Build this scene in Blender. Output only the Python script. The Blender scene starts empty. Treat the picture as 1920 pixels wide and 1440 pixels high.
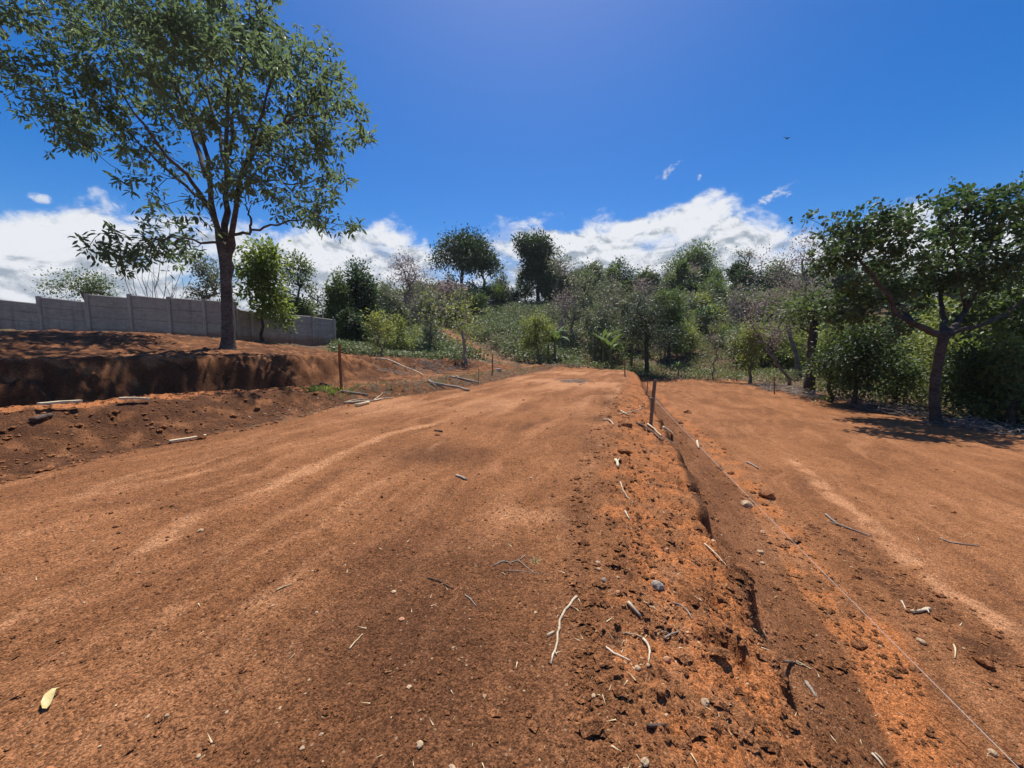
import bpy, math, random
import numpy as np
R = math.radians
random.seed(7)
rng = np.random.default_rng(7)
scene = bpy.context.scene
col = scene.collection

# ------------------------------------------------------------------ camera
CAM_Z, FPX, PITCH = 1.6, 723.0, R(5.53)
cam_d = bpy.data.cameras.new('camera'); cam = bpy.data.objects.new('camera', cam_d); col.objects.link(cam)
cam.location = (0, 0, CAM_Z); cam.rotation_euler = (R(90) - PITCH, 0, 0)
cam_d.sensor_width = 36; cam_d.lens = 36 * FPX / 1920; cam_d.clip_start = 0.05; cam_d.clip_end = 3000
scene.camera = cam

# ------------------------------------------------------------------ light
SUN_EL, SUN_AZ = 65.0, 3.0           # degrees, azimuth measured from +Y towards +X
sd = bpy.data.lights.new('sun', 'SUN'); so = bpy.data.objects.new('sun', sd); col.objects.link(so)
sd.energy = 5.0; sd.angle = R(0.53); sd.color = (1.0, 0.95, 0.87)
# a sun lamp shines along its local -Z: tilt so that it comes from ahead of the camera
so.rotation_euler = (-R(90 - SUN_EL), 0, -R(SUN_AZ))
scene.view_settings.view_transform = 'Standard'; scene.view_settings.look = 'None'
scene.view_settings.exposure = 0.2; scene.view_settings.gamma = 1.0
scene.view_settings.use_curve_mapping = False

def ray(u, v):
    a = (u - 960) / FPX; b = (720 - v) / FPX
    return np.array([a, math.cos(PITCH) + b * math.sin(PITCH), -math.sin(PITCH) + b * math.cos(PITCH)])
def azel(u, v):
    d = ray(u, v); d = d / np.linalg.norm(d)
    return math.atan2(d[0], d[1]), math.asin(d[2])

world = bpy.data.worlds.new('World'); scene.world = world; world.use_nodes = True
def build_world():
    nt = world.node_tree; N = nt.nodes; L = nt.links; N.clear()
    def M(op, a, b=None, c=None, clamp=False):
        n = N.new('ShaderNodeMath'); n.operation = op; n.use_clamp = clamp
        for i, s in enumerate((a, b, c)):
            if s is None: continue
            if isinstance(s, (int, float)): n.inputs[i].default_value = s
            else: L.new(s, n.inputs[i])
        return n.outputs[0]
    def MR(x, a, b, c, d, smooth=True):
        n = N.new('ShaderNodeMapRange'); n.interpolation_type = 'SMOOTHSTEP' if smooth else 'LINEAR'
        L.new(x, n.inputs[0])
        for i, s in enumerate((a, b, c, d)): n.inputs[i + 1].default_value = s
        return n.outputs[0]
    out = N.new('ShaderNodeOutputWorld'); bg = N.new('ShaderNodeBackground'); bg.inputs[1].default_value = 0.10
    sky = N.new('ShaderNodeTexSky'); sky.sky_type = 'NISHITA'; sky.sun_disc = False
    sky.sun_elevation = R(SUN_EL); sky.sun_rotation = R(SUN_AZ)
    sky.altitude = 900; sky.air_density = 1.0; sky.dust_density = 1.2; sky.ozone_density = 2.5
    hs = N.new('ShaderNodeHueSaturation'); hs.inputs['Saturation'].default_value = 1.5; hs.inputs['Value'].default_value = 1.10
    hs.inputs['Hue'].default_value = 0.5085
    L.new(sky.outputs[0], hs.inputs['Color'])
    tc = N.new('ShaderNodeTexCoord'); sep = N.new('ShaderNodeSeparateXYZ'); L.new(tc.outputs['Generated'], sep.inputs[0])
    X, Y, Z = sep.outputs
    az = M('ARCTAN2', X, Y); el = M('ARCSINE', Z)
    # cloud-bank top (elevation) by azimuth
    pts = [(0, 440), (60, 400), (150, 365), (230, 400), (330, 420), (450, 415), (560, 425), (690, 405), (760, 425), (815, 462), (870, 460),
           (905, 440), (935, 425), (1040, 408), (1150, 412), (1225, 408), (1285, 380), (1350, 366), (1410, 385), (1450, 415), (1530, 425), (1620, 415), (1700, 385), (1800, 410), (1920, 400)]
    ramp = N.new('ShaderNodeValToRGB'); cr = ramp.color_ramp; cr.interpolation = 'B_SPLINE'
    fr = M('MULTIPLY_ADD', az, 1 / (2 * math.pi), 0.5); L.new(fr, ramp.inputs[0])
    st = [(azel(u, v)[0] / (2 * math.pi) + .5, azel(u, v)[1] * 2) for u, v in pts]
    st = [(0.0, .5), (0.15, .42), (0.28, .5)] + st + [(0.78, .45), (0.9, .5)]
    cr.elements[0].position = st[0][0]; cr.elements[0].color = (st[0][1],) * 3 + (1,)
    cr.elements[1].position = st[1][0]; cr.elements[1].color = (st[1][1],) * 3 + (1,)
    for p, v in st[2:]:
        e = cr.elements.new(p); e.color = (v, v, v, 1)
    top = M('MULTIPLY', ramp.outputs[0], 0.5)
    def noise(scale, zs, detail, off=(0, 0, 0), rough=0.55, dist=0.0):
        mp = N.new('ShaderNodeMapping'); mp.inputs['Scale'].default_value = (1, 1, zs); mp.inputs['Location'].default_value = off
        L.new(tc.outputs['Generated'], mp.inputs[0])
        n = N.new('ShaderNodeTexNoise'); n.inputs['Scale'].default_value = scale; n.inputs['Detail'].default_value = detail
        n.inputs['Roughness'].default_value = rough; n.inputs['Distortion'].default_value = dist
        L.new(mp.outputs[0], n.inputs['Vector']); return n.outputs[0]
    n1 = noise(11, 1.5, 9, rough=.6, dist=.25)
    n1b = noise(11, 1.5, 9, off=(0, 0, -0.018), rough=.6, dist=.25)
    n2 = noise(4.2, 2.2, 5, off=(3, 1, 2))
    n3 = noise(42, 1.6, 6, off=(1, 4, 2), rough=.65, dist=.6)
    # height above the ragged top: positive = inside the cloud
    ins = M('SUBTRACT', M('ADD', top, M('MULTIPLY', M('SUBTRACT', n1, .5), 0.16)), el)
    mask = MR(ins, -0.008, 0.028, 0, 1)
    # holes of blue and thin patches
    hole = MR(n2, 0.32, 0.46, 0.3, 1)
    low = MR(el, -0.02, 0.05, 0.55, 1)
    mask = M('MULTIPLY', M('MULTIPLY', mask, hole), low)
    # small loose wisps
    for (u, v, ru, rv, sl) in ((1250, 323, 24, 8, .5), (1462, 363, 36, 9, .3), (75, 372, 20, 8, .1), (1680, 388, 34, 9, .3), (215, 385, 16, 6, 0), (1312, 330, 5, 8, 0)):
        a0, e0 = azel(u, v); ra = abs(azel(u + ru, v)[0] - a0); re = abs(azel(u, v + rv)[1] - e0)
        da = M('MULTIPLY', M('SUBTRACT', az, a0), 1 / ra)
        de = M('MULTIPLY', M('SUBTRACT', el, M('MULTIPLY_ADD', M('SUBTRACT', az, a0), sl, e0)), 1 / re)
        r2 = M('ADD', M('MULTIPLY', da, da), M('MULTIPLY', de, de))
        r2 = M('ADD', r2, M('MULTIPLY', M('SUBTRACT', n3, .5), 9))
        mask = M('MAXIMUM', mask, M('MULTIPLY', MR(r2, -1.2, 1.5, 1, 0), .8))
    mask = M('MINIMUM', mask, 1.0)
    # cloud tone: bright tops, greyer bellies, relief from the density change upward
    relief = M('MULTIPLY', M('SUBTRACT', n1, n1b), 5.0)
    depth = MR(ins, 0.01, 0.20, 1.02, 0.44)
    tone = M('ADD', M('ADD', depth, relief), M('MULTIPLY', M('SUBTRACT', n2, .5), 1.25))
    tone = M('MINIMUM', M('MAXIMUM', tone, 0.2), 1.3)
    cc = N.new('ShaderNodeMix'); cc.data_type = 'RGBA'
    cc.inputs[6].default_value = (3.2, 3.7, 4.4, 1); cc.inputs[7].default_value = (7.2, 7.4, 7.8, 1)
    L.new(MR(tone, .25, 1.1, 0, 1), cc.inputs[0])
    mx = N.new('ShaderNodeMix'); mx.data_type = 'RGBA'
    L.new(mask, mx.inputs[0]); L.new(hs.outputs[0], mx.inputs[6]); L.new(cc.outputs[2], mx.inputs[7])
    L.new(mx.outputs[2], bg.inputs[0]); L.new(bg.outputs[0], out.inputs[0])
build_world()

# ------------------------------------------------------------------ helpers
def tag(o, label=None, cat=None, group=None, kind=None):
    if label: o['label'] = label
    if cat: o['category'] = cat
    if group: o['group'] = group
    if kind: o['kind'] = kind
    return o

def mesh_from(name, V, F_sizes=None, F_idx=None, mat=None, smooth=False, attrs=None):
    """V (n,3); faces given as flat index array and size per face (int or array)"""
    me = bpy.data.meshes.new(name)
    V = np.asarray(V, np.float32); idx = np.asarray(F_idx, np.int32).ravel()
    if np.isscalar(F_sizes): sizes = np.full(len(idx) // F_sizes, F_sizes, np.int32)
    else: sizes = np.asarray(F_sizes, np.int32)
    me.vertices.add(len(V)); me.vertices.foreach_set('co', V.ravel())
    me.loops.add(len(idx)); me.loops.foreach_set('vertex_index', idx)
    me.polygons.add(len(sizes))
    starts = np.concatenate([[0], np.cumsum(sizes)[:-1]]).astype(np.int32)
    me.polygons.foreach_set('loop_start', starts)
    me.polygons.foreach_set('use_smooth', np.full(len(sizes), smooth, bool))
    for k, a in (attrs or {}).items():
        a = np.asarray(a, np.float32)
        if a.ndim == 1:
            at = me.attributes.new(k, 'FLOAT', 'POINT'); at.data.foreach_set('value', a)
        else:
            at = me.attributes.new(k, 'FLOAT_COLOR', 'POINT'); at.data.foreach_set('color', a.ravel())
    me.update(calc_edges=True)
    if mat: me.materials.append(mat)
    return me

def obj(name, me, parent=None, loc=None):
    o = bpy.data.objects.new(name, me); col.objects.link(o)
    if parent: o.parent = parent
    if loc is not None: o.location = loc
    return o

def empty(name, loc, label, cat, group=None, rz=0):
    o = bpy.data.objects.new(name, None); col.objects.link(o); o.location = loc; o.rotation_euler.z = rz
    o.empty_display_size = .3
    return tag(o, label, cat, group)

class MB:
    """collects polygons into one mesh"""
    def __init__(s): s.V = []; s.F = []; s.S = []; s.n = 0
    def add(s, V, faces):
        V = np.asarray(V, float)
        s.V.append(V)
        for f in faces: s.F.extend([i + s.n for i in f]); s.S.append(len(f))
        s.n += len(V)
    def box(s, c, size, rot=None, taper=1.0, jit=0):
        x, y, z = [q / 2 for q in size]
        V = np.array([(-x, -y, -z), (x, -y, -z), (x, y, -z), (-x, y, -z), (-x * taper, -y * taper, z), (x * taper, -y * taper, z), (x * taper, y * taper, z), (-x * taper, y * taper, z)])
        if jit: V += rng.normal(0, jit, V.shape)
        if rot is not None: V = V @ np.asarray(rot).T
        s.add(V + np.asarray(c), [(3, 2, 1, 0), (4, 5, 6, 7), (0, 1, 5, 4), (1, 2, 6, 5), (2, 3, 7, 6), (3, 0, 4, 7)])
    def tube(s, P, rad, k=6, rough=0.0, cap=True):
        P = np.asarray(P, float); n = len(P); rad = np.broadcast_to(np.asarray(rad, float), (n,))
        T = np.gradient(P, axis=0) if n > 2 else np.repeat((P[1] - P[0])[None], 2, 0)
        T /= np.linalg.norm(T, axis=1)[:, None] + 1e-9
        ref = np.array([0.13, 0.05, 1.0]); 
        if abs(T[:, 2]).mean() > .8: ref = np.array([1.0, 0.1, 0.05])
        A = np.cross(T, ref); A /= np.linalg.norm(A, axis=1)[:, None] + 1e-9
        B = np.cross(T, A)
        th = np.arange(k) * 2 * math.pi / k
        ring = A[:, None] * np.cos(th)[None, :, None] + B[:, None] * np.sin(th)[None, :, None]
        rr = rad[:, None, None] * (1 + (rng.normal(0, rough, (n, k, 1)) if rough else 0))
        V = (P[:, None] + ring * rr).reshape(-1, 3)
        F = []
        for i in range(n - 1):
            for j in range(k):
                a = i * k + j; b = i * k + (j + 1) % k
                F.append((a, b, b + k, a + k))
        if cap: F.append(tuple(range((n - 1) * k, n * k))); F.append(tuple(range(k - 1, -1, -1)))
        s.add(V, F)
    def mesh(s, name, mat, smooth=False, attrs=None):
        return mesh_from(name, np.concatenate(s.V), s.S, s.F, mat, smooth, attrs)

# ------------------------------------------------------------------ noise
_perm = np.random.default_rng(3).permutation(4096)
_ga = np.random.default_rng(4).uniform(0, 2 * math.pi, 4096); _gx, _gy = np.cos(_ga), np.sin(_ga)
def perlin(x, y):
    xi = np.floor(x).astype(np.int64); yi = np.floor(y).astype(np.int64); xf = x - xi; yf = y - yi
    u = xf * xf * xf * (xf * (xf * 6 - 15) + 10); v = yf * yf * yf * (yf * (yf * 6 - 15) + 10)
    def g(i, j, dx, dy):
        h = _perm[(_perm[i & 4095] + j) & 4095]; return _gx[h] * dx + _gy[h] * dy
    a = g(xi, yi, xf, yf); b = g(xi + 1, yi, xf - 1, yf); c = g(xi, yi + 1, xf, yf - 1); d = g(xi + 1, yi + 1, xf - 1, yf - 1)
    return (a + u * (b - a) + v * ((c + u * (d - c)) - (a + u * (b - a)))) * 1.5
def fbm(x, y, f, o=4, g=.5, ox=0.0):
    s = 0; amp = 1
    for i in range(o):
        s = s + amp * perlin(x * f + 17.3 * i + ox, y * f - 9.1 * i + ox * 1.7); f *= 2.03; amp *= g
    return s
def sstep(a, b, x):
    t = np.clip((x - a) / (b - a), 0, 1); return t * t * (3 - 2 * t)

# ------------------------------------------------------------------ ground shape
def PZ(u, v, z):
    d = ray(u, v); t = (z - CAM_Z) / d[2]; return np.array([d[0] * t, d[1] * t])
def line_fn(px, z, pre=None):
    p = np.array([PZ(u, v, z) for u, v in px]); p = p[np.argsort(p[:, 1])]
    xs, ys = p[:, 0], p[:, 1]
    def f(y):
        y = np.asarray(y, float); r = np.interp(y, ys, xs)
        s0 = (xs[2] - xs[0]) / (ys[2] - ys[0]); s1 = (xs[-1] - xs[-3]) / (ys[-1] - ys[-3])
        r = np.where(y < ys[0], xs[0] + (y - ys[0]) * min(s0, .3), r)
        return np.where(y > ys[-1], xs[-1] + (y - ys[-1]) * s1, r)
    return f
ZR = -0.85
Xc = line_fn([(1190, 1440), (1130, 1180), (1112, 1000), (1118, 900), (1128, 810), (1150, 755), (1172, 712), (1172, 694)], 0.0)
Xt = line_fn([(1690, 1440), (1575, 1230), (1462, 1060), (1380, 915), (1302, 828), (1250, 770), (1215, 725), (1196, 708)], ZR)
Xb = line_fn([(0, 897), (160, 862), (320, 830), (480, 797), (600, 770), (700, 749), (790, 738), (880, 724), (950, 708), (1010, 697)], 0.0)
Xr = line_fn([(1920, 822), (1830, 808), (1740, 790), (1650, 768), (1560, 745), (1500, 733), (1450, 724), (1400, 717)], ZR)

def H(x, y, fine=True):
    x = np.asarray(x, float); y = np.asarray(y, float); x, y = np.broadcast_arrays(x, y)
    xb, xc, xt = Xb(y), Xc(y), Xt(y)
    wob = 0.22 * fbm(x, y, .55, 3) + .07 * fbm(x, y, 2.3, 3, ox=5)
    far = sstep(26.3, 29.5, y + 1.2 * wob)
    # right-hand slope and lower plot
    t = np.clip((x + wob * .5 - xc) / np.maximum(xt - xc, .5), 0, 1)
    prof = np.interp(np.where((t > 0) & (t < 1), np.clip(t + .07 * fbm(x, y, 1.6, 3, ox=77) * np.sin(np.pi * t), 0, 1), t), [0, .12, .3, .5, .55, .605, .78, .92, 1], [0, -.02, -.11, -.21, -.25, -.56, -.74, -.83, -.85])
    slope_m = sstep(0.0, .06, t) * (1 - sstep(.95, 1.0, t))
    z = prof
    # left: berm, pit or bench, bank, terrace
    sl = (xb - x) * .93 + wob
    hb = np.interp(y, [4, 7, 9, 11, 15, 18, 25], [.60, .58, .50, .36, .30, .24, .16])
    wb = np.interp(y, [4, 9, 12, 20], [1.7, 1.5, 1.0, 1.2])
    berm = hb * sstep(0, 1, np.clip(sl / wb, 0, 1))
    pit = np.interp(y, [6, 8, 11, 13, 15.5], [1, 1, .85, .45, 0])
    s_toe = np.interp(y, [6, 9, 12, 14, 17, 21], [5.2, 4.8, 4.5, 4.3, 3.5, 2.6])
    bank_w = np.interp(y, [9, 12.5, 14.5, 18, 24], [1.2, 1.2, 1.5, 3.0, 4.6])
    bank_h = np.interp(y, [6, 12, 16, 20, 26], [1.30, 1.30, 1.25, 1.0, .75])
    bench = berm + pit * (-.95) * sstep(2.6, 3.1, sl)
    tb = np.clip((sl - s_toe) / bank_w, 0, 1)
    tb = np.where(bank_w > 1.5, sstep(0, 1, tb), np.interp(tb, [0, .15, .85, 1], [0, .1, .93, 1]))
    left = bench + (bank_h - bench) * tb
    terr = np.clip((sl - s_toe - bank_w - .9) / 6.5, 0, 1.0)
    left = left + terr * (.95 + .10 * np.sin(x * .8)) * np.interp(y, [10, 20, 30], [1, 1, .7])
    z = z + np.where(sl > 0, left, 0)
    lm = sstep(0.0, .4, sl)
    # beyond the plots
    tan = x / np.maximum(y, 3)
    z_far = np.interp(tan, [-1.0, -.5, -.32, -.1, .05, .3, .45, 1], [2.1, 1.9, 1.2, .55, .15, -.55, -.7, -.8])
    z = z * (1 - far) + z_far * far
    # hill
    S = np.interp(tan, [-1.2, -.62, -.42, -.2, 0, .14, .3, .6, 1.0, 2], [0.0, 0.0, .08, .19, .245, .245, .21, .20, .21, .1])
    dd = np.maximum(0, y - 30); dd = np.where(dd < 4, dd * dd / 8, dd - 2)
    crest = np.interp(tan, [-.5, 0, .2, .5, 1], [38, 40, 50, 62, 60])
    ddc = crest * np.tanh(dd / crest * 1.0) if False else np.where(dd < crest * .8, dd, crest * .8 + crest * .25 * (1 - np.exp(-(dd - crest * .8) / (crest * .25))))
    z = z + S * ddc
    # right side rises behind the trees
    xr = Xr(np.clip(y, 8.5, 24))
    rr = np.maximum(0, x - xr - 1.5)
    z = z + .06 * np.minimum(rr, 20) * (1 - sstep(28, 34, y))
    # small mound of litter at the far end of the upper plot
    z = z + .42 * np.exp(-(((x - 4.6) / 3.0) ** 2 + ((y - 28.6) / .9) ** 2))
    # relief
    z = z + .035 * fbm(x, y, .25, 3, ox=11) * sstep(2, 8, np.hypot(x, y))
    if fine:
        veg = np.clip(far + sstep(0, 1, x - xr), 0, 1)
        plot = (1 - veg) * (1 - lm) * (1 - slope_m)
        c1 = fbm(x, y, 1.7, 4, ox=2.2); c2 = fbm(x, y, 7.0, 3, .6, ox=8.1)
        z = z + plot * (.017 * c1 + .0065 * c2)
        # directional ruts
        al = x * .94 - y * .34
        z = z + plot * .008 * perlin(al * 3.1, y * .12 + 4) * np.where(x < xc, 1, .4)
        rough = (.030 * c1 + .024 * np.abs(c2) + .022 * perlin((x * .29 + y * .957) * 3.6, (x * .957 - y * .29) * 1.1)) * (1 - .72 * sstep(.58, .66, t))
        cl = fbm(x, y, 14., 2, .6, ox=3.7)
        z = z + slope_m * (rough + .020 * np.maximum(0, cl) * (1 - .8 * sstep(.58, .66, t)) + .055 * np.maximum(0, fbm(x, y, 3.1, 2, ox=6.6)) * np.exp(-((t - .45) / .22) ** 2)
                           - .11 * sstep(.5, .85, fbm(x * 1.5, y, 2.3, 2, ox=21.)) * np.exp(-((t - .46) / .16) ** 2))
        z = z + lm * (1 - veg) * sstep(0, .3, tb) * .05 * fbm(x, y, 2.6, 3, ox=61)
        z = z + lm * (1 - veg) * (.05 * c1 + .035 * np.abs(c2) + .016 * np.maximum(0, cl))
        z = z + lm * (1 - veg) * sstep(.1, .5, tb) * (1 - sstep(.9, 1, tb)) * .24 * fbm(x, y, 1.3, 4, .55, ox=31)
        z = z + lm * (1 - veg) * sstep(.05, .3, tb) * (1 - sstep(.85, 1, tb)) * np.where(bank_w < 2, 1, 0) * .07 * perlin((y * .93 + x * .36) * 3.2, tb * .8 + .3 * y)
        z = z + veg * (.10 * c1 + .05 * np.abs(c2))
    return z

def G(u, v, tmax=140):
    d = ray(u, v); t = np.geomspace(.6, tmax, 2600)
    zz = CAM_Z + d[2] * t - H(d[0] * t, d[1] * t)
    k = np.argmax(zz < 0)
    if k == 0: k = len(t) - 1
    a, b = t[k - 1], t[k]; fa, fb = zz[k - 1], zz[k]
    s = a + (b - a) * fa / (fa - fb + 1e-12) if fa > 0 > fb else b
    return np.array([d[0] * s, d[1] * s, CAM_Z + d[2] * s])
def AT(u, v, D):
    d = ray(u, v); return np.array([d[0] / d[1] * D, D, CAM_Z + d[2] / d[1] * D])

def poly_dist(x, y, P):
    P = np.asarray(P)[:, :2]; best = np.full(x.shape, 1e9)
    for a, b in zip(P[:-1], P[1:]):
        ab = b - a; t = np.clip(((x - a[0]) * ab[0] + (y - a[1]) * ab[1]) / (ab @ ab), 0, 1)
        best = np.minimum(best, np.hypot(x - a[0] - ab[0] * t, y - a[1] - ab[1] * t))
    return best

# ------------------------------------------------------------------ materials
def new_mat(name):
    m = bpy.data.materials.new(name); m.use_nodes = True; nt = m.node_tree
    return m, nt, nt.nodes, nt.links, nt.nodes['Principled BSDF']
def tex(nt, kind, vec, **kw):
    n = nt.nodes.new(kind)
    for k, v in kw.items():
        if k in n.inputs.keys(): n.inputs[k].default_value = v
        else: setattr(n, k, v)
    if vec is not None: nt.links.new(vec, n.inputs['Vector'])
    return n
def mix(nt, f, a, b, typ='MIX'):
    n = nt.nodes.new('ShaderNodeMix'); n.data_type = 'RGBA'; n.blend_type = typ
    for s, i in ((f, 0), (a, 6), (b, 7)):
        if isinstance(s, (int, float)): n.inputs[i].default_value = s
        elif isinstance(s, tuple): n.inputs[i].default_value = s + (1,) if len(s) == 3 else s
        else: nt.links.new(s, n.inputs[i])
    return n.outputs[2]
def mr(nt, x, a, b, c=0.0, d=1.0):
    n = nt.nodes.new('ShaderNodeMapRange'); n.interpolation_type = 'SMOOTHSTEP'; nt.links.new(x, n.inputs[0])
    for i, s in enumerate((a, b, c, d)): n.inputs[i + 1].default_value = s
    return n.outputs[0]
def mth(nt, op, a, b=0.0):
    n = nt.nodes.new('ShaderNodeMath'); n.operation = op
    for i, s in enumerate((a, b)):
        if isinstance(s, (int, float)): n.inputs[i].default_value = s
        else: nt.links.new(s, n.inputs[i])
    return n.outputs[0]

def soil_material(name, attr=True):
    m, nt, N, L, bs = new_mat(name)
    pos = N.new('ShaderNodeNewGeometry').outputs['Position']
    big = tex(nt, 'ShaderNodeTexNoise', pos, Scale=.55, Detail=6, Roughness=.6).outputs[0]
    mid = tex(nt, 'ShaderNodeTexNoise', pos, Scale=5., Detail=8, Roughness=.7).outputs[0]
    fin = tex(nt, 'ShaderNodeTexNoise', pos, Scale=55., Detail=6, Roughness=.75).outputs[0]
    mp = N.new('ShaderNodeMapping'); mp.vector_type = 'TEXTURE'; mp.inputs['Rotation'].default_value = (0, 0, R(-20)); mp.inputs['Scale'].default_value = (.45, 3.2, 1)
    wn = tex(nt, 'ShaderNodeTexNoise', pos, Scale=.45, Detail=2)
    wv = N.new('ShaderNodeVectorMath'); wv.operation = 'MULTIPLY_ADD'; wv.inputs[1].default_value = (1.6, 1.6, 0); L.new(wn.outputs['Color'], wv.inputs[0]); L.new(pos, wv.inputs[2])
    L.new(wv.outputs[0], mp.inputs[0])
    streak = tex(nt, 'ShaderNodeTexNoise', mp.outputs[0], Scale=1.3, Detail=7, Roughness=.62).outputs[0]
    v1 = tex(nt, 'ShaderNodeTexVoronoi', pos, Scale=140., Randomness=1.)
    v2 = tex(nt, 'ShaderNodeTexVoronoi', pos, Scale=52., Randomness=1.)
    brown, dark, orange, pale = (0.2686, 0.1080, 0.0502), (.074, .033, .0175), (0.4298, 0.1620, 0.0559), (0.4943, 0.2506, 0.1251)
    c = mix(nt, mr(nt, big, .35, .68), (0.2088, 0.0896, 0.0371), (0.3106, 0.1376, 0.0581))
    c = mix(nt, mr(nt, streak, .46, .68, 0, .62), c, (0.4179, 0.1965, 0.0922))
    c = mix(nt, mr(nt, streak, .47, .30, 0, .55), c, (0.1638, 0.0720, 0.0361))
    c = mix(nt, mr(nt, mid, .45, .75, 0, .4), c, (0.3500, 0.1507, 0.0662))
    if attr:
        at = N.new('ShaderNodeAttribute'); at.attribute_name = 'soil'
        sp = N.new('ShaderNodeSeparateColor'); L.new(at.outputs['Color'], sp.inputs[0])
        # break the masks up with noise
        def brk(s, k=.5): return mr(nt, mth(nt, 'ADD', s, mth(nt, 'MULTIPLY', mth(nt, 'SUBTRACT', mid, .5), k)), .12, .85)
        c = mix(nt, mth(nt, 'MULTIPLY', brk(sp.outputs[0]), .8), c, pale)
        c = mix(nt, mth(nt, 'MULTIPLY', brk(sp.outputs[2]), .85), c, orange)
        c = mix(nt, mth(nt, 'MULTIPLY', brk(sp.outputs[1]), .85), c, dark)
        lit = mix(nt, mr(nt, mid, .35, .62), (.060, .038, .022), (.17, .115, .07))
        lit = mix(nt, mr(nt, big, .52, .66, 0, .7), lit, (.085, .095, .030))
        litf = brk(at.outputs['Alpha'], .7)
        c = mix(nt, litf, c, lit)
        gat = N.new('ShaderNodeAttribute'); gat.attribute_name = 'lawn'
        c = mix(nt, gat.outputs['Fac'], c, mix(nt, mid, (.10, .17, .025), (.20, .27, .05)))
    # grains
    sc = N.new('ShaderNodeSeparateColor'); L.new(v1.outputs['Color'], sc.inputs[0])
    c = mix(nt, .9, c, mix(nt, sc.outputs[0], (.36, .34, .33), (1.66, 1.64, 1.62)), 'MULTIPLY')
    v3 = tex(nt, 'ShaderNodeTexVoronoi', pos, Scale=34., Randomness=1.); sc3 = N.new('ShaderNodeSeparateColor'); L.new(v3.outputs['Color'], sc3.inputs[0])
    c = mix(nt, .45, c, mix(nt, sc3.outputs[2], (.70, .68, .67), (1.26, 1.25, 1.24)), 'MULTIPLY')
    md = tex(nt, 'ShaderNodeTexNoise', pos, Scale=15., Detail=9, Roughness=.78).outputs[0]
    c = mix(nt, .5, c, mix(nt, mr(nt, md, .36, .64), (.70, .68, .66), (1.22, 1.22, 1.21)), 'MULTIPLY')
    c = mix(nt, mr(nt, fin, .3, .7, 0, .75), c, mix(nt, fin, (.35, .33, .32), (1.0, 1.0, 1.0)), 'MULTIPLY') if False else c
    c = mix(nt, .8, c, mix(nt, mr(nt, fin, .32, .68), (.62, .60, .58), (1.34, 1.33, 1.32)), 'MULTIPLY')
    sc2 = N.new('ShaderNodeSeparateColor'); L.new(v2.outputs['Color'], sc2.inputs[0])
    spk = mth(nt, 'MULTIPLY', mr(nt, sc2.outputs[1], .95, .97), mr(nt, v2.outputs['Distance'], .38, .28))
    c = mix(nt, mth(nt, 'MULTIPLY', spk, .5), c, (.52, .36, .22))
    L.new(c, bs.inputs['Base Color']); bs.inputs['Roughness'].default_value = .95; bs.inputs['Specular IOR Level'].default_value = .12
    # relief
    h = mth(nt, 'ADD', mth(nt, 'MULTIPLY', v1.outputs['Distance'], -.0045), mth(nt, 'MULTIPLY', fin, .011))
    h = mth(nt, 'ADD', h, mth(nt, 'MULTIPLY', mid, .042))
    h = mth(nt, 'ADD', h, mth(nt, 'MULTIPLY', md, .014))
    h = mth(nt, 'ADD', h, mth(nt, 'MULTIPLY', v2.outputs['Distance'], -.006))
    b = N.new('ShaderNodeBump'); b.inputs['Distance'].default_value = 1.0; b.inputs['Strength'].default_value = .85
    L.new(h, b.inputs['Height']); L.new(b.outputs[0], bs.inputs['Normal'])
    return m
M_SOIL = soil_material('red_soil')
M_CLOD = soil_material('soil_clod', False)

def simple_mat(name, c1, c2, scale=20, rough=.8, bump=.004, stretch=None, spec=.3, detail=6):
    m, nt, N, L, bs = new_mat(name)
    v = N.new('ShaderNodeTexCoord').outputs['Object']
    if stretch:
        mp = N.new('ShaderNodeMapping'); mp.inputs['Scale'].default_value = stretch; L.new(v, mp.inputs[0]); v = mp.outputs[0]
    n = tex(nt, 'ShaderNodeTexNoise', v, Scale=scale, Detail=detail, Roughness=.65).outputs[0]
    n2 = tex(nt, 'ShaderNodeTexNoise', v, Scale=scale * .17, Detail=3).outputs[0]
    f = mth(nt, 'ADD', mth(nt, 'MULTIPLY', n, .65), mth(nt, 'MULTIPLY', n2, .35))
    L.new(mix(nt, mr(nt, f, .36, .64), c1, c2), bs.inputs['Base Color'])
    bs.inputs['Roughness'].default_value = rough; bs.inputs['Specular IOR Level'].default_value = spec
    b = N.new('ShaderNodeBump'); b.inputs['Distance'].default_value = 1; b.inputs['Strength'].default_value = .8
    L.new(mth(nt, 'MULTIPLY', n, bump), b.inputs['Height']); L.new(b.outputs[0], bs.inputs['Normal'])
    return m
def leaf_mat(name, c1, c2, tr, rough=.42, spec=.5, tfac=.32):
    m, nt, N, L, bs = new_mat(name)
    at = N.new('ShaderNodeAttribute'); at.attribute_name = 'tint'
    c = mix(nt, at.outputs['Fac'], c1, c2)
    L.new(c, bs.inputs['Base Color']); bs.inputs['Roughness'].default_value = rough; bs.inputs['Specular IOR Level'].default_value = spec
    t = N.new('ShaderNodeBsdfTranslucent'); L.new(mix(nt, at.outputs['Fac'], tuple(q * .6 for q in tr), tr), t.inputs[0])
    ms = N.new('ShaderNodeMixShader'); ms.inputs[0].default_value = tfac
    L.new(bs.outputs[0], ms.inputs[1]); L.new(t.outputs[0], ms.inputs[2]); L.new(ms.outputs[0], N['Material Output'].inputs[0])
    return m

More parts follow.
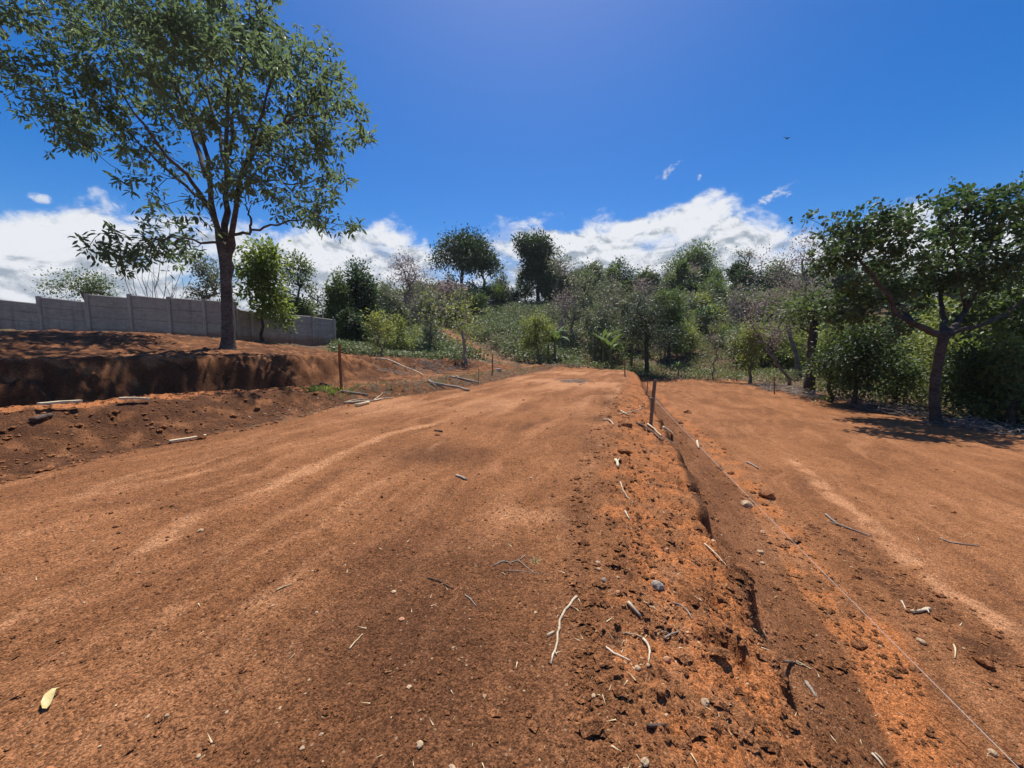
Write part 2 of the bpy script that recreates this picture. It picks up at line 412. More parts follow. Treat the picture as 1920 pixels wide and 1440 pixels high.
M_BARK = simple_mat('grey_brown_bark', (.045, .038, .033), (.135, .118, .10), 9, .9, .03, (1, 1, 2.2))
M_BARKD = simple_mat('dark_bark', (.030, .025, .022), (.085, .071, .060), 9, .9, .03, (1, 1, 1.6))
M_BARKP = simple_mat('pale_bark', (.17, .145, .12), (.36, .32, .27), 8, .85, .01)
M_TWIG = simple_mat('grey_twigs', (.12, .10, .085), (.25, .215, .185), 8, .9, .003)
M_DRYW = simple_mat('dry_pale_wood', (.36, .27, .17), (.68, .57, .41), 35, .8, .002, (1, 1, 1))
M_GREYW = simple_mat('weathered_grey_wood', (.20, .165, .13), (.42, .36, .29), 30, .85, .003)
M_DARKW = simple_mat('dark_damp_wood', (.05, .032, .024), (.13, .09, .065), 30, .85, .003)
M_PLANK = simple_mat('pale_sawn_board', (.50, .38, .22), (.74, .62, .42), 30, .75, .001, (6, 1, 1))
M_STAKE = simple_mat('red_brown_stake_wood', (.13, .055, .022), (.30, .135, .05), 26, .8, .003, (3, 3, .4))
M_STAKEG = simple_mat('greyed_stake_wood', (.11, .085, .06), (.23, .18, .125), 26, .85, .003, (3, 3, .4))
M_STAKEY = simple_mat('yellowish_bamboo_stake', (.24, .20, .07), (.40, .33, .13), 26, .7, .001, (3, 3, .4))
M_STONE = simple_mat('pale_stone', (.36, .24, .14), (.62, .46, .29), 28, .85, .006)
M_STONEG = simple_mat('grey_stone', (.17, .135, .11), (.40, .35, .30), 24, .85, .006)
M_STONEO = simple_mat('orange_stone', (.38, .17, .08), (.56, .33, .20), 28, .85, .006)
M_STRING = simple_mat('white_string', (.48, .42, .36), (.62, .56, .5), 60, .7, 0)
M_CONC = simple_mat('grey_concrete', (.29, .262, .232), (.41, .375, .335), 5, .9, .003, (1, 1, 2.5), spec=.2)
M_CONC2 = simple_mat('pale_concrete', (.34, .31, .275), (.44, .405, .36), 6, .9, .003, spec=.2)
M_STRAW = simple_mat('straw', (.48, .36, .19), (.72, .60, .38), 40, .8, 0)
M_YLEAF = simple_mat('yellow_dry_leaf', (.50, .38, .12), (.74, .64, .36), 30, .6, .002)
M_BIRD = simple_mat('dark_plumage', (.02, .02, .022), (.05, .05, .055), 30, .7, 0)

def splash(m):
    nt = m.node_tree; N = nt.nodes; L = nt.links; bs = N['Principled BSDF']; src = bs.inputs['Base Color'].links[0].from_socket
    tc = N.new('ShaderNodeTexCoord'); sp = N.new('ShaderNodeSeparateXYZ'); L.new(tc.outputs['Object'], sp.inputs[0])
    n = tex(nt, 'ShaderNodeTexNoise', tc.outputs['Object'], Scale=2.2, Detail=7, Roughness=.7).outputs[0]
    mp = N.new('ShaderNodeMapping'); mp.inputs['Scale'].default_value = (5, 5, .35); L.new(tc.outputs['Object'], mp.inputs[0])
    st = tex(nt, 'ShaderNodeTexNoise', mp.outputs[0], Scale=1.0, Detail=5).outputs[0]
    f = mr(nt, mth(nt, 'ADD', sp.outputs[2], mth(nt, 'MULTIPLY', n, -1.1)), -.35, .15, .75, 0)
    c = mix(nt, mr(nt, st, .52, .72, 0, .45), src, (.15, .135, .12))
    L.new(mix(nt, f, c, (.24, .12, .07)), bs.inputs['Base Color'])
splash(M_CONC); splash(M_CONC2)

# ------------------------------------------------------------------ ground mesh
PATH = [G(1015, 690), G(960, 680), G(915, 668), G(893, 657), G(862, 640), G(835, 626), G(812, 612)]
TRK = [[PZ(150, 1110, 0), PZ(260, 1035, 0), PZ(380, 955, 0), PZ(500, 915, 0), PZ(620, 862, 0), PZ(720, 815, 0), PZ(860, 780, 0)],
       [PZ(-60, 1010, 0), PZ(160, 985, 0), PZ(300, 962, 0)], [PZ(-40, 1200, 0), PZ(120, 1110, 0), PZ(240, 1060, 0)],
       [PZ(100, 1440, 0), PZ(230, 1330, 0), PZ(420, 1180, 0), PZ(560, 1110, 0)], [PZ(560, 800, 0), PZ(700, 772, 0), PZ(900, 735, 0)],
       [PZ(880, 985, 0), PZ(960, 965, 0), PZ(1040, 970, 0)]]
def build_ground():
    r = np.concatenate([np.geomspace(.30, 60, 600)[:-1], np.geomspace(60, 600, 60)])
    a = np.concatenate([np.arange(-67, 67.01, .22), np.arange(70, 290, 3.5)]); a = np.radians(a)
    rr, aa = np.meshgrid(r, a, indexing='ij'); x = (rr * np.sin(aa)).ravel(); y = (rr * np.cos(aa)).ravel()
    z = H(x, y)
    for P, a_ in zip(TRK, (1, 1, 1, .6, 1, 0)):
        pd_ = poly_dist(x + .05 * fbm(x, y, .9, 2), y, P); z = z + a_ * .006 * np.sin(pd_ * 46 + 2 * fbm(x, y, .5, 2)) * np.exp(-(pd_ / .38) ** 2)
    # the sheet falls away gently beyond the hills so that it closes at the horizon
    nr, na = len(r), len(a)
    i = np.arange(nr - 1)[:, None]; j = np.arange(na)[None]; jn = (j + 1) % na
    F = np.stack([i * na + j + 0 * jn, i * na + jn, (i + 1) * na + jn, (i + 1) * na + j], -1).reshape(-1, 4)[:, ::-1]
    V = np.stack([x, y, z], 1)
    c = len(V); V = np.vstack([V, [[0, 0, float(H(0., 0.))]]])
    tri = np.stack([np.full(na, c), (np.arange(na) + 1) % na, np.arange(na)], 1)
    idx = np.concatenate([F.ravel(), tri.ravel()]); sizes = np.concatenate([np.full(len(F), 4), np.full(na, 3)])
    x, y = V[:, 0], V[:, 1]
    n = fbm(x, y, .8, 4, ox=41); n2 = fbm(x, y, 3.0, 3, ox=51); n3 = fbm(x, y, .3, 3, ox=15)
    xb, xc, xt, xr = Xb(y), Xc(y), Xt(y), Xr(np.clip(y, 8.5, 30))
    sl = (xb - x) * .93; t = (x - xc) / np.maximum(xt - xc, .5)
    pale = np.zeros_like(x); sweep_dark = np.zeros_like(x)
    for k, P in enumerate(TRK):
        w = [.13, .10, .10, .11, .2, .3][k]; am = [1.35, 1.1, .9, .3, .9, .6][k]
        pale = np.maximum(pale, np.exp(-(poly_dist(x + .06 * n2, y + .1 * n2, P) / w) ** 2) * (.55 + .6 * n) * am)
    plot = (sl < 0) & (t < 0)
    g_ = np.random.default_rng(12); nrm = np.array([.90, -.43])
    for off in (-1.9, -1.55, -1.2, -.85, -.5, -.28, .3, .55, .95, 1.3, 1.7, 2.2):
        P = np.array(TRK[0]) * [1, 1.06] + nrm * off + g_.normal(0, .06, (7, 2)); k0 = g_.integers(0, 3); P = P[k0:k0 + g_.integers(4, 8)]
        if len(P) < 2: continue
        d_ = poly_dist(x + .05 * n2 + .12 * n, y + .1 * n2, P); wd = g_.uniform(.06, .17)
        if g_.random() < .7: pale = np.maximum(pale, np.exp(-(d_ / wd) ** 2) * g_.uniform(.22, .55) * np.clip(.6 + .8 * n, 0, 1))
        else: tyre = np.exp(-(d_ / (wd * 1.6)) ** 2) * .5 * np.clip(.5 + .7 * n, 0, 1); sweep_dark = np.maximum(sweep_dark, tyre)
    pale *= plot
    pale = np.maximum(pale, plot * sstep(5.5, 12, y) * np.clip(.30 + .55 * n3 + .45 * perlin((x * .94 - y * .34) * 2.2, y * .22), 0, .75))
    # lower plot
    cr1 = [PZ(1480, 860, ZR), PZ(1560, 930, ZR), PZ(1660, 1010, ZR), PZ(1780, 1110, ZR), PZ(1930, 1200, ZR)]
    low = t > 1
    pale = np.maximum(pale, low * (.85 * np.exp(-(poly_dist(x, y, cr1) / .16) ** 2) * np.clip(.6 + n2, 0, 1) + .12))
    org = np.zeros_like(x)
    op = [PZ(1640, 1180, ZR), PZ(1680, 1320, ZR), PZ(1730, 1460, ZR)]
    org = np.maximum(org, low * 1.1 * np.exp(-(poly_dist(x, y, op) / .2) ** 2))
    org = np.maximum(org, low * .8 * np.exp(-((t - 1.12) / .16) ** 2) * sstep(-.3, .3, n2))
    org = np.maximum(org, sstep(-.03, .22, t + .10 * n2 + .06 * n) * (t < .56) * np.clip(.52 + .6 * n2, 0, .85))
    dk = np.zeros_like(x)
    dk = np.maximum(dk, ((t > .02) & (t < 1.02)) * (np.exp(-((t - .585) / .045) ** 2) * .8 + np.clip(-.15 + .7 * fbm(x, y, 5, 3, ox=71), 0, .55)))  # band along the lip: shade of the undercut painted in, plus random dark blotches
    dk = np.maximum(dk, sstep(.57, .64, t + .03 * n2) * (t < 1.02) * .46)  # lower face: darker soil, plus the dimness of its right-facing side as colour
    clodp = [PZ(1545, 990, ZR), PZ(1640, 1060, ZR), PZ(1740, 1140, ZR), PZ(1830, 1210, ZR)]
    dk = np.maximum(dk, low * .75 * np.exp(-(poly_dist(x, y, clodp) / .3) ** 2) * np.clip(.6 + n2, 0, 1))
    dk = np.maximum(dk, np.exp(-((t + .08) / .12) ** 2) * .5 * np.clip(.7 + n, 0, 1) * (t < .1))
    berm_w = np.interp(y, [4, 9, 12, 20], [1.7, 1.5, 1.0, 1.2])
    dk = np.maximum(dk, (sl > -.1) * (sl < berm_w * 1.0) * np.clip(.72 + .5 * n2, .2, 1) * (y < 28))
    org = np.maximum(org, (sl > berm_w * .95) * (sl < 2.8) * (y < 13) * .9); pale = np.maximum(pale, (sl > berm_w * 1.0) * (sl < 2.75) * (y < 13) * .35)  # orange bench strip, its sunlit look lightened into the colour
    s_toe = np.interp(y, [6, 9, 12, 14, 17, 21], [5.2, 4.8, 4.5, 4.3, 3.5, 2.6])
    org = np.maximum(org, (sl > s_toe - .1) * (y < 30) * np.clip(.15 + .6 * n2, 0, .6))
    dk = np.maximum(dk, (sl > s_toe - .2) * (sl < s_toe + .9) * (1 - sstep(12.5, 16, y)) * np.clip(.9 + .7 * n, .2, .95))  # cut bank: its deep shadow is painted into the soil colour
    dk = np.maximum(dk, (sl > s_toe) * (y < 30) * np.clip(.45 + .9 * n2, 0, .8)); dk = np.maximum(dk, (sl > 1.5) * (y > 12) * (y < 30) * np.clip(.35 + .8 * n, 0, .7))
    dk = np.maximum(dk, plot * np.clip(.52 * np.exp(-((x + .3) / 1.6) ** 2 - ((y - 1.8) / 1.6) ** 2) + .35 * np.clip(n3, 0, 1), 0, .6) * (1 - .9 * np.clip(pale, 0, 1)))
    dk = np.maximum(dk, plot * .55 * np.exp(-(((x + 1.2) / 1.1) ** 2 + ((y - 5.6) / .8) ** 2)))
    dk = np.maximum(dk, sweep_dark * plot)
    # litter / vegetation floor
    far = sstep(27.2, 28.6, y + .8 * n)
    lit = np.maximum(far, sstep(.0, 1.2, x - xr + .5 * n2 + .2))
    lit = np.maximum(lit, 1.0 * sstep(0, .3, sl) * (1 - sstep(1.6, 2.6, sl + .4 * n)) * sstep(9, 13, y) * np.clip(.55 + n2, 0, 1))
    lit = np.maximum(lit, .6 * np.exp(-((sl + .1) / .22) ** 2) * np.clip(.5 + n2, 0, 1) * (y > 7))
    pd = poly_dist(x, y, PATH)
    onp = np.exp(-(pd / (.75 + .02 * np.maximum(y - 20, 0))) ** 4) * (y > 20)
    onp = onp * np.clip(.75 + .5 * n2, .2, 1); lit *= 1 - .75 * onp; pale = np.maximum(pale, onp * .45)
    beyond = sstep(9.5, 10.5, (sl - s_toe)) * (x < -10)
    lit = np.maximum(lit, beyond)
    lc = G(975, 568)
    lawn = np.exp(-(((x - lc[0]) / 6.5) ** 2 + ((y - lc[1]) / 3.5) ** 2) ** 2) * 1.2
    l2 = G(800, 617); lawn = np.clip(np.maximum(lawn, np.exp(-(((x - l2[0]) / 2.6) ** 2 + ((y - l2[1]) / 1.2) ** 2) ** 2)), 0, 1)
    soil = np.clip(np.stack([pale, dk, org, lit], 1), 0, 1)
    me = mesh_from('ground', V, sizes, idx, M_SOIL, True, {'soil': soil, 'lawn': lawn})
    tag(obj('ground', me), kind='structure')
build_ground()

# ------------------------------------------------------------------ foliage
LEAF6 = np.array([(0, 0, 0), (.35, .26, .05), (.72, .2, .03), (1, 0, -.06), (.72, -.2, .03), (.35, -.26, .05)])
F6 = [(0, 1, 2, 3), (0, 3, 4, 5)]
LEAF4 = np.array([(0, 0, 0), (.5, .27, .04), (1, 0, -.04), (.5, -.27, .04)])
F4 = [(0, 1, 2, 3)]
LEAFT = np.array([(0, -.12, 0), (1, 0, .05), (0, .12, 0)]); FT = [(0, 1, 2)]
def leaves_mesh(name, P, D, size, mat, tint=None, up=.6, droop=0.0, tmpl=4, width=1.0):
    """P positions, D preferred directions (n,3), size per leaf"""
    n = len(P)
    T, F = {4: (LEAF4, F4), 6: (LEAF6, F6), 3: (LEAFT, FT)}[tmpl]
    d = D + rng.normal(0, .55, (n, 3)); d[:, 2] -= droop; d /= np.linalg.norm(d, axis=1)[:, None] + 1e-9
    nn = rng.normal(0, 1, (n, 3)); nn[:, 2] += up * 3; s = np.cross(nn, d); s /= np.linalg.norm(s, axis=1)[:, None] + 1e-9
    nz = np.cross(d, s); size = np.broadcast_to(size, (n,))
    W = width
    V = P[:, None] + size[:, None, None] * (T[None, :, :1] * d[:, None] + W * T[None, :, 1:2] * s[:, None] + T[None, :, 2:] * nz[:, None])
    k = len(T); base = (np.arange(n) * k)[:, None]
    idx = np.concatenate([base + np.array(f)[None] for f in F], 1)
    if tint is None: tint = rng.random(n)
    return mesh_from(name, V.reshape(-1, 3), len(F[0]), idx.ravel(), mat, False, {'tint': np.repeat(tint, k)})

def grow(trunk, tips, r_base, r_tip=.012, step=.5, wander=.06, sag=0.0, ang=.8):
    """connects twig tips to a trunk polyline; returns paths [(points, radii)]"""
    trunk = np.asarray(trunk, float); pos = list(trunk); par = [-1] + list(range(len(trunk) - 1))
    tdir = np.gradient(trunk, axis=0); tdir /= np.linalg.norm(tdir, axis=1)[:, None]
    dirs = list(tdir); arr = np.array(pos); darr = np.array(dirs)
    order = np.argsort(np.linalg.norm(tips - trunk[-1], axis=1)); paths = []
    minz = trunk[0][2] + .35 * (trunk[-1][2] - trunk[0][2])
    for k in order:
        tp = tips[k]; dv = tp - arr; ds = np.linalg.norm(dv, axis=1) + 1e-6
        cosv = (dv * darr).sum(1) / ds
        cost = ds * (1 + ang * (1 - cosv)) + np.where(arr[:, 2] < minz, 1e3, 0) + np.where(arr[:, 2] > tp[2] + .5, .6 * ds, 0)
        j = int(np.argmin(cost)); L = ds[j]; n = max(2, int(L / step) + 1)
        p0 = arr[j]; c = p0 + darr[j] * L * .38 + (tp - p0) * .12; c = c + rng.normal(0, wander * L, 3)
        t = np.linspace(0, 1, n + 1)[1:, None]
        pts = (1 - t) ** 2 * p0 + 2 * t * (1 - t) * c + t * t * tp
        if n > 2: pts[:-1] += rng.normal(0, wander * step * .6, (n - 1, 3))
        pts[:, 2] -= sag * L * (t[:, 0] * (1 - t[:, 0]))
        ids = [j]; prev = j
        for p in pts:
            ids.append(len(pos)); par.append(prev); dd = p - pos[prev]; pos.append(p); dirs.append(dd / (np.linalg.norm(dd) + 1e-9)); prev = len(pos) - 1
        arr = np.array(pos); darr = np.array(dirs); paths.append(ids)
    cnt = np.zeros(len(pos)); leafn = np.ones(len(pos)); hasc = np.zeros(len(pos), bool)
    for i in range(len(pos)):
        if par[i] >= 0: hasc[par[i]] = True
    cnt[~hasc] = 1
    for i in range(len(pos) - 1, 0, -1): cnt[par[i]] += cnt[i]
    p = math.log(max(cnt[0], 3)) / math.log(max(r_base / r_tip, 1.5))
    rad = r_tip * np.maximum(cnt, 1) ** (1 / p)
    out = [(arr[:len(trunk)], rad[:len(trunk)])]
    for ids in paths:
        rr = rad[ids].copy(); rr[0] = min(rr[0], rr[1] * 1.25); out.append((arr[ids], rr))
    return out, arr

def sample_lobes(lobes, n, shell=.55):
    """points inside ellipsoids, denser near their surface; lobes (cx,cy,cz,rx,ry,rz)"""
    L = np.array(lobes, float); vol = L[:, 3] * L[:, 4] * L[:, 5]; k = rng.choice(len(L), n, p=vol ** .8 / (vol ** .8).sum())
    d = rng.normal(0, 1, (n, 3)); d /= np.linalg.norm(d, axis=1)[:, None]
    r = rng.random(n) ** (1 / 3.); r = shell + (1 - shell) * r if shell < 1 else np.ones(n)
    r = np.where(rng.random(n) < .3, rng.random(n) ** .5, r)
    return L[k, :3] + d * r[:, None] * L[k, 3:], d, k

def make_tree(name, loc, label, cat, trunk, lobes, n_tip, n_leaf, leaf, mat_l, mat_b=M_BARK, r_base=.2, r_tip=.012, spread=.35, group=None,
              step=.5, tmpl=4, droop=.1, up=.6, sides=5, wander=.06, shell=.55, width=1.0, ang=.8, tip_noise=0.0, extra_tips=None, sag=0., flatten=1.0, look=None):
    root = empty(name, loc, label, cat, group)
    if look: root['look'] = look
    tips, dv, _ = sample_lobes(lobes, n_tip, shell)
    if extra_tips is not None: tips = np.vstack([tips, extra_tips]); dv = np.vstack([dv, np.repeat([[0, 0, 1.]], len(extra_tips), 0)])
    paths, nodes = grow(trunk, tips, r_base, r_tip, step, wander, sag, ang)
    mb = MB()
    for i, (P, rr) in enumerate(paths):
        k = sides + 4 if i == 0 else (sides if rr[0] > .04 else 3)
        if i == 0:
            rr = rr.copy(); f = np.linspace(0, 1, len(rr)); rr = rr * (1 + .55 * np.exp(-f * 9)); 
        mb.tube(P, rr, k, rough=.05 if i == 0 else 0, cap=(i == 0))
    obj('trunk', mb.mesh('trunk', mat_b, True), root)
    if n_leaf:
        per = rng.poisson(n_leaf / len(tips), len(tips)); k = np.repeat(np.arange(len(tips)), per)
        off = rng.normal(0, spread, (len(k), 3)); off[:, 2] *= flatten
        P = tips[k] + off
        D = dv[k] * .5 + off / spread * .5; D[:, 2] += .1
        cl = rng.random(len(tips))[k]
        tint = np.clip(.6 * cl + .4 * rng.random(len(k)), 0, 1)
        sz = leaf * rng.uniform(.65, 1.3, len(k))
        obj('crown', leaves_mesh('crown', P, D, sz, mat_l, tint, up, droop, tmpl, width), root)
    return root

ML_BIG = leaf_mat('tall_tree_leaves', (.068, .092, .050), (.185, .225, .115), (.24, .34, .14), .5, .3, .48)
ML_RIGHT = leaf_mat('broad_tree_leaves', (0.0384, 0.0640, 0.0282), (0.1024, 0.1434, 0.0576), (0.1536, 0.2688, 0.0640), .48, .35, .25)
ML_BRIGHT = leaf_mat('bright_green_leaves', (.060, .098, .022), (.180, .235, .050), (.36, .46, .08), .45, .4, .45)
ML_YG = leaf_mat('yellow_green_leaves', (0.1280, 0.1664, 0.0384), (0.3072, 0.3328, 0.0768), (0.4608, 0.5120, 0.1024), .5, .4, .35)
ML_DARK = leaf_mat('dark_evergreen_leaves', (0.0256, 0.0461, 0.0179), (0.0704, 0.1088, 0.0384), (0.1024, 0.1792, 0.0384), .52, .32, .20)
ML_MID = leaf_mat('mid_green_leaves', (0.0576, 0.0896, 0.0320), (0.1408, 0.1920, 0.0640), (0.2560, 0.3584, 0.0768), .52, .32, .30)
ML_GREY = leaf_mat('grey_green_leaves', (0.1088, 0.1216, 0.0704), (0.2432, 0.2560, 0.1536), (0.3072, 0.3456, 0.1536), .5, .45, .28)
ML_GREYD = leaf_mat('dark_grey_green_leaves', (0.0448, 0.0614, 0.0358), (0.1152, 0.1408, 0.0896), (0.1536, 0.2048, 0.0896), .52, .32, .25)
ML_PINK = leaf_mat('dry_mauve_leaves', (0.1920, 0.1344, 0.1216), (0.4224, 0.3200, 0.3072), (0.4352, 0.3200, 0.2816), .6, .3, .3)
ML_COFFEE = leaf_mat('glossy_field_leaves', (.085, .105, .042), (.27, .29, .15), (.24, .32, .10), .52, .32, .25)
ML_WEED = leaf_mat('weed_leaves', (0.0704, 0.0960, 0.0320), (0.2304, 0.2432, 0.0896), (0.2816, 0.3328, 0.0768), .5, .4, .3)
ML_BANANA = leaf_mat('banana_leaves', (0.0768, 0.1280, 0.0384), (0.1664, 0.2432, 0.0896), (0.2560, 0.3584, 0.0896), .62, .25, .28)
ML_DRY = leaf_mat('dry_litter', (0.1536, 0.1088, 0.0704), (0.6400, 0.5120, 0.3456), (0.3840, 0.2816, 0.1536), .8, .2, .15)

def gz(x, y): return float(H(np.array([x]), np.array([y]))[0])

def limb_tree(root, trunk, tr_r, limbs, r_lim, tips, minz, mat, r_end=.013, step=.4):
    tr = np.array(trunk)
    def smooth(P, n=16):
        P = np.array(P); t = np.linspace(0, len(P) - 1, n); k = np.arange(len(P)); out = np.stack([np.interp(t, k, P[:, c]) for c in range(3)], 1)
        for _ in range(2): out[1:-1] = (out[:-2] + 2 * out[1:-1] + out[2:]) / 4
        return out
    nodes = [tr]; ndir = [np.gradient(tr, axis=0)]; lim = []; mb = MB()
    for P in limbs:
        S = smooth(P); S[2:-1] += rng.normal(0, .035, (len(S) - 3, 3)); lim.append(S); nodes.append(S); ndir.append(np.gradient(S, axis=0))
    arr = np.vstack(nodes); dr = np.vstack(ndir); dr /= np.linalg.norm(dr, axis=1)[:, None] + 1e-9
    fade = 1 - .80 * np.linspace(0, 1, 16)
    radn = np.concatenate([np.array(tr_r)] + [r * fade for r in r_lim[:len(lim)]])
    T2 = smooth(tr, 20); r2 = np.interp(np.linspace(0, len(tr) - 1, 20), np.arange(len(tr)), tr_r)
    r2 = r2 * (1 + .35 * np.exp(-np.linspace(0, 1, 20) * 14)); mb.tube(T2, r2, 14, .03)
    for S, r in zip(lim, r_lim): mb.tube(S, r * fade, 8, .03)
    order = np.argsort(np.min(np.linalg.norm(tips[:, None] - arr[None], axis=2), axis=1))
    for k in order:
        tp = tips[k]; dvv = tp - arr; ds = np.linalg.norm(dvv, axis=1) + 1e-6; cs = (dvv * dr).sum(1) / ds
        cost = ds * (1 + .7 * (1 - cs)) + np.where(arr[:, 2] < minz, 50, 0) + np.where(arr[:, 2] > tp[2] + .4, .5 * ds, 0)
        j = int(np.argmin(cost)); L = ds[j]; n = max(2, int(L / step) + 1)
        p0 = arr[j]; c = p0 + dr[j] * L * .4 + rng.normal(0, .07 * L, 3); t = np.linspace(0, 1, n + 1)[:, None]
        pts = (1 - t) ** 2 * p0 + 2 * t * (1 - t) * c + t * t * tp; pts[1:-1] += rng.normal(0, .025, (n - 1, 3))
        r0 = min(radn[j] * .75, r_end * 1.4 + .017 * L); rr = np.linspace(r0, r_end, n + 1)
        mb.tube(pts, rr, 4 if r0 > .03 else 3, cap=False)
        dd = np.diff(pts, axis=0); dd /= np.linalg.norm(dd, axis=1)[:, None] + 1e-9
        arr = np.vstack([arr, pts[1:]]); dr = np.vstack([dr, dd]); radn = np.concatenate([radn, rr[1:]])
    obj('trunk', mb.mesh('trunk', mat, True), root)

# --- the tall tree on the left terrace
def tall_tree():
    D = 15.2; b = AT(428, 667, D); b[2] = gz(b[0], b[1]) - .05
    def q(u, v, dd=0.0): return AT(u, v, D + dd) - b
    trunk = [q(428, 667) + np.array([0, 0, -.15]), q(428, 640), q(427, 600), q(425, 560), q(424, 520), q(421, 480), q(417, 455)]
    trunk[0][2] = -.1
    main = []
    lob = []
    def lobe(u, v, ru, rv, dd=0, ry=None):
        c = q(u, v, dd); k = (D + dd) / FPX; lob.append((c[0], c[1], c[2], ru * k, (ry if ry else max(ru * k, .9) * .9), rv * k))
    # crown masses, seen from the camera and spread in depth
    for a in [(60, 60, 95, 55, -1.5), (35, 130, 45, 32, 0), (110, 180, 80, 45, -1), (150, 30, 100, 70, 1.5), (100, 215, 60, 35, .8), (190, 250, 70, 38, 1), (165, 290, 45, 26, -.5),
              (270, -30, 120, 80, 0), (260, 90, 90, 70, -2), (330, 130, 90, 80, 2.5), (400, 10, 110, 90, -1.5), (400, 150, 100, 80, -2.5), (480, 60, 80, 80, 1), (540, 120, 80, 70, -.5),
              (600, 150, 45, 60, 1), (610, 230, 65, 60, -1), (660, 235, 26, 30, .5), (540, 230, 70, 60, 2), (450, 280, 80, 55, -2.2), (600, 320, 50, 40, .8), (635, 395, 55, 40, -.5), (660, 440, 18, 24, -.3), (560, 380, 60, 30, 1.2),
              (520, 350, 45, 35, -1.4), (270, 330, 28, 22, 0), (290, 410, 45, 32, 1), (240, 470, 62, 34, -.6), (350, 400, 40, 30, -1.4), (350, 470, 50, 26, .8), (330, 300, 30, 30, 2), (420, 330, 40, 30, -1), (230, 180, 70, 60, 0)]:
        lobe(*a)
    limbs = [  # main limbs: base on trunk, then points
        [q(421, 500), q(404, 430, -.1), q(395, 350, -.4), q(385, 270, -.8), q(350, 190, -1.4), q(300, 110, -2)],
        [q(419, 465), q(425, 400, .3), q(428, 320, .6), q(425, 220, 1), q(430, 120, .8), q(440, 20, .5)],
        [q(424, 500), q(438, 440, .2), q(445, 370, -.2), q(465, 290, -.6), q(490, 210, -.9), (q(520, 120, -.7))],
        [q(405, 420), q(390, 385, .4), q(350, 350, .8), q(300, 310, .8), q(240, 240, .6), q(180, 190, .3)],
        [q(390, 385), q(360, 340, -.5), q(320, 300, -1), q(270, 235, -1.3), q(230, 180, -1.5), q(160, 110, -1.4)],
        [q(385, 330), q(365, 250, .9), q(330, 180, 1.6), q(290, 90, 1.8), q(250, 20, 1.5)],
        [q(428, 330), q(410, 240, 1.4), q(370, 130, 1.6), q(350, 30, 1)],
        [q(440, 440), q(470, 435, 0), q(515, 420, .1), q(560, 412, 0), q(600, 400, -.3)],
        [q(440, 380), q(470, 335, .6), q(520, 340, .9), q(560, 352, 1.1), q(610, 330, .8)],
        [q(452, 330), q(490, 270, .8), q(540, 220, 1), q(590, 190, .8)],
        [q(418, 455), q(380, 455, -.5), q(330, 445, -.6), q(280, 450, -.6), q(240, 460, -.6)],
        [q(430, 290), q(440, 210, -1), q(455, 120, -1.7), q(470, 40, -1.5)],
        [q(465, 290), q(500, 250, -1.2), q(560, 215, -1.4), q(620, 220, -1)],
        [q(425, 540), q(432, 490, .1), q(436, 450, .2), q(440, 390, .2), q(455, 330, 0)], [q(470, 435), q(468, 405, .2), q(462, 385, .3), q(455, 360, .5)]]
    root = empty('tall_tree', b, 'tall spreading tree with a fan of grey limbs standing alone on the red bank', 'tree')
    tips, dv, _ = sample_lobes(lob, 470, .6)
    limb_tree(root, trunk, [.27, .225, .205, .195, .185, .18, .16], limbs, [.125, .13, .125, .085, .08, .09, .08, .06, .055, .07, .052, .075, .065, .13, .05], tips, 4.0, M_BARK)
    tall_tree_leaves(root, tips)
def tall_tree_leaves(root, tips):
    per = rng.poisson(50, len(tips)); k = np.repeat(np.arange(len(tips)), per)
    # leaves in star-like sprays around several twig ends per tip
    sub = rng.normal(0, .27, (len(tips), 6, 3)); sub[:, :, 2] *= .75
    s = rng.integers(0, 6, len(k)); cen = tips[k] + sub[k, s]
    off = rng.normal(0, .06, (len(k), 3)); P = cen + off
    Dd = off / .06 * .8; Dd[:, 2] -= .15
    tint = np.clip(.55 * rng.random(len(tips))[k] + .45 * rng.random(len(k)), 0, 1)
    obj('crown', leaves_mesh('crown', P, Dd, .27 * rng.uniform(.6, 1.2, len(k)), ML_BIG, tint, .5, .3, 6, .62), root)
tall_tree()

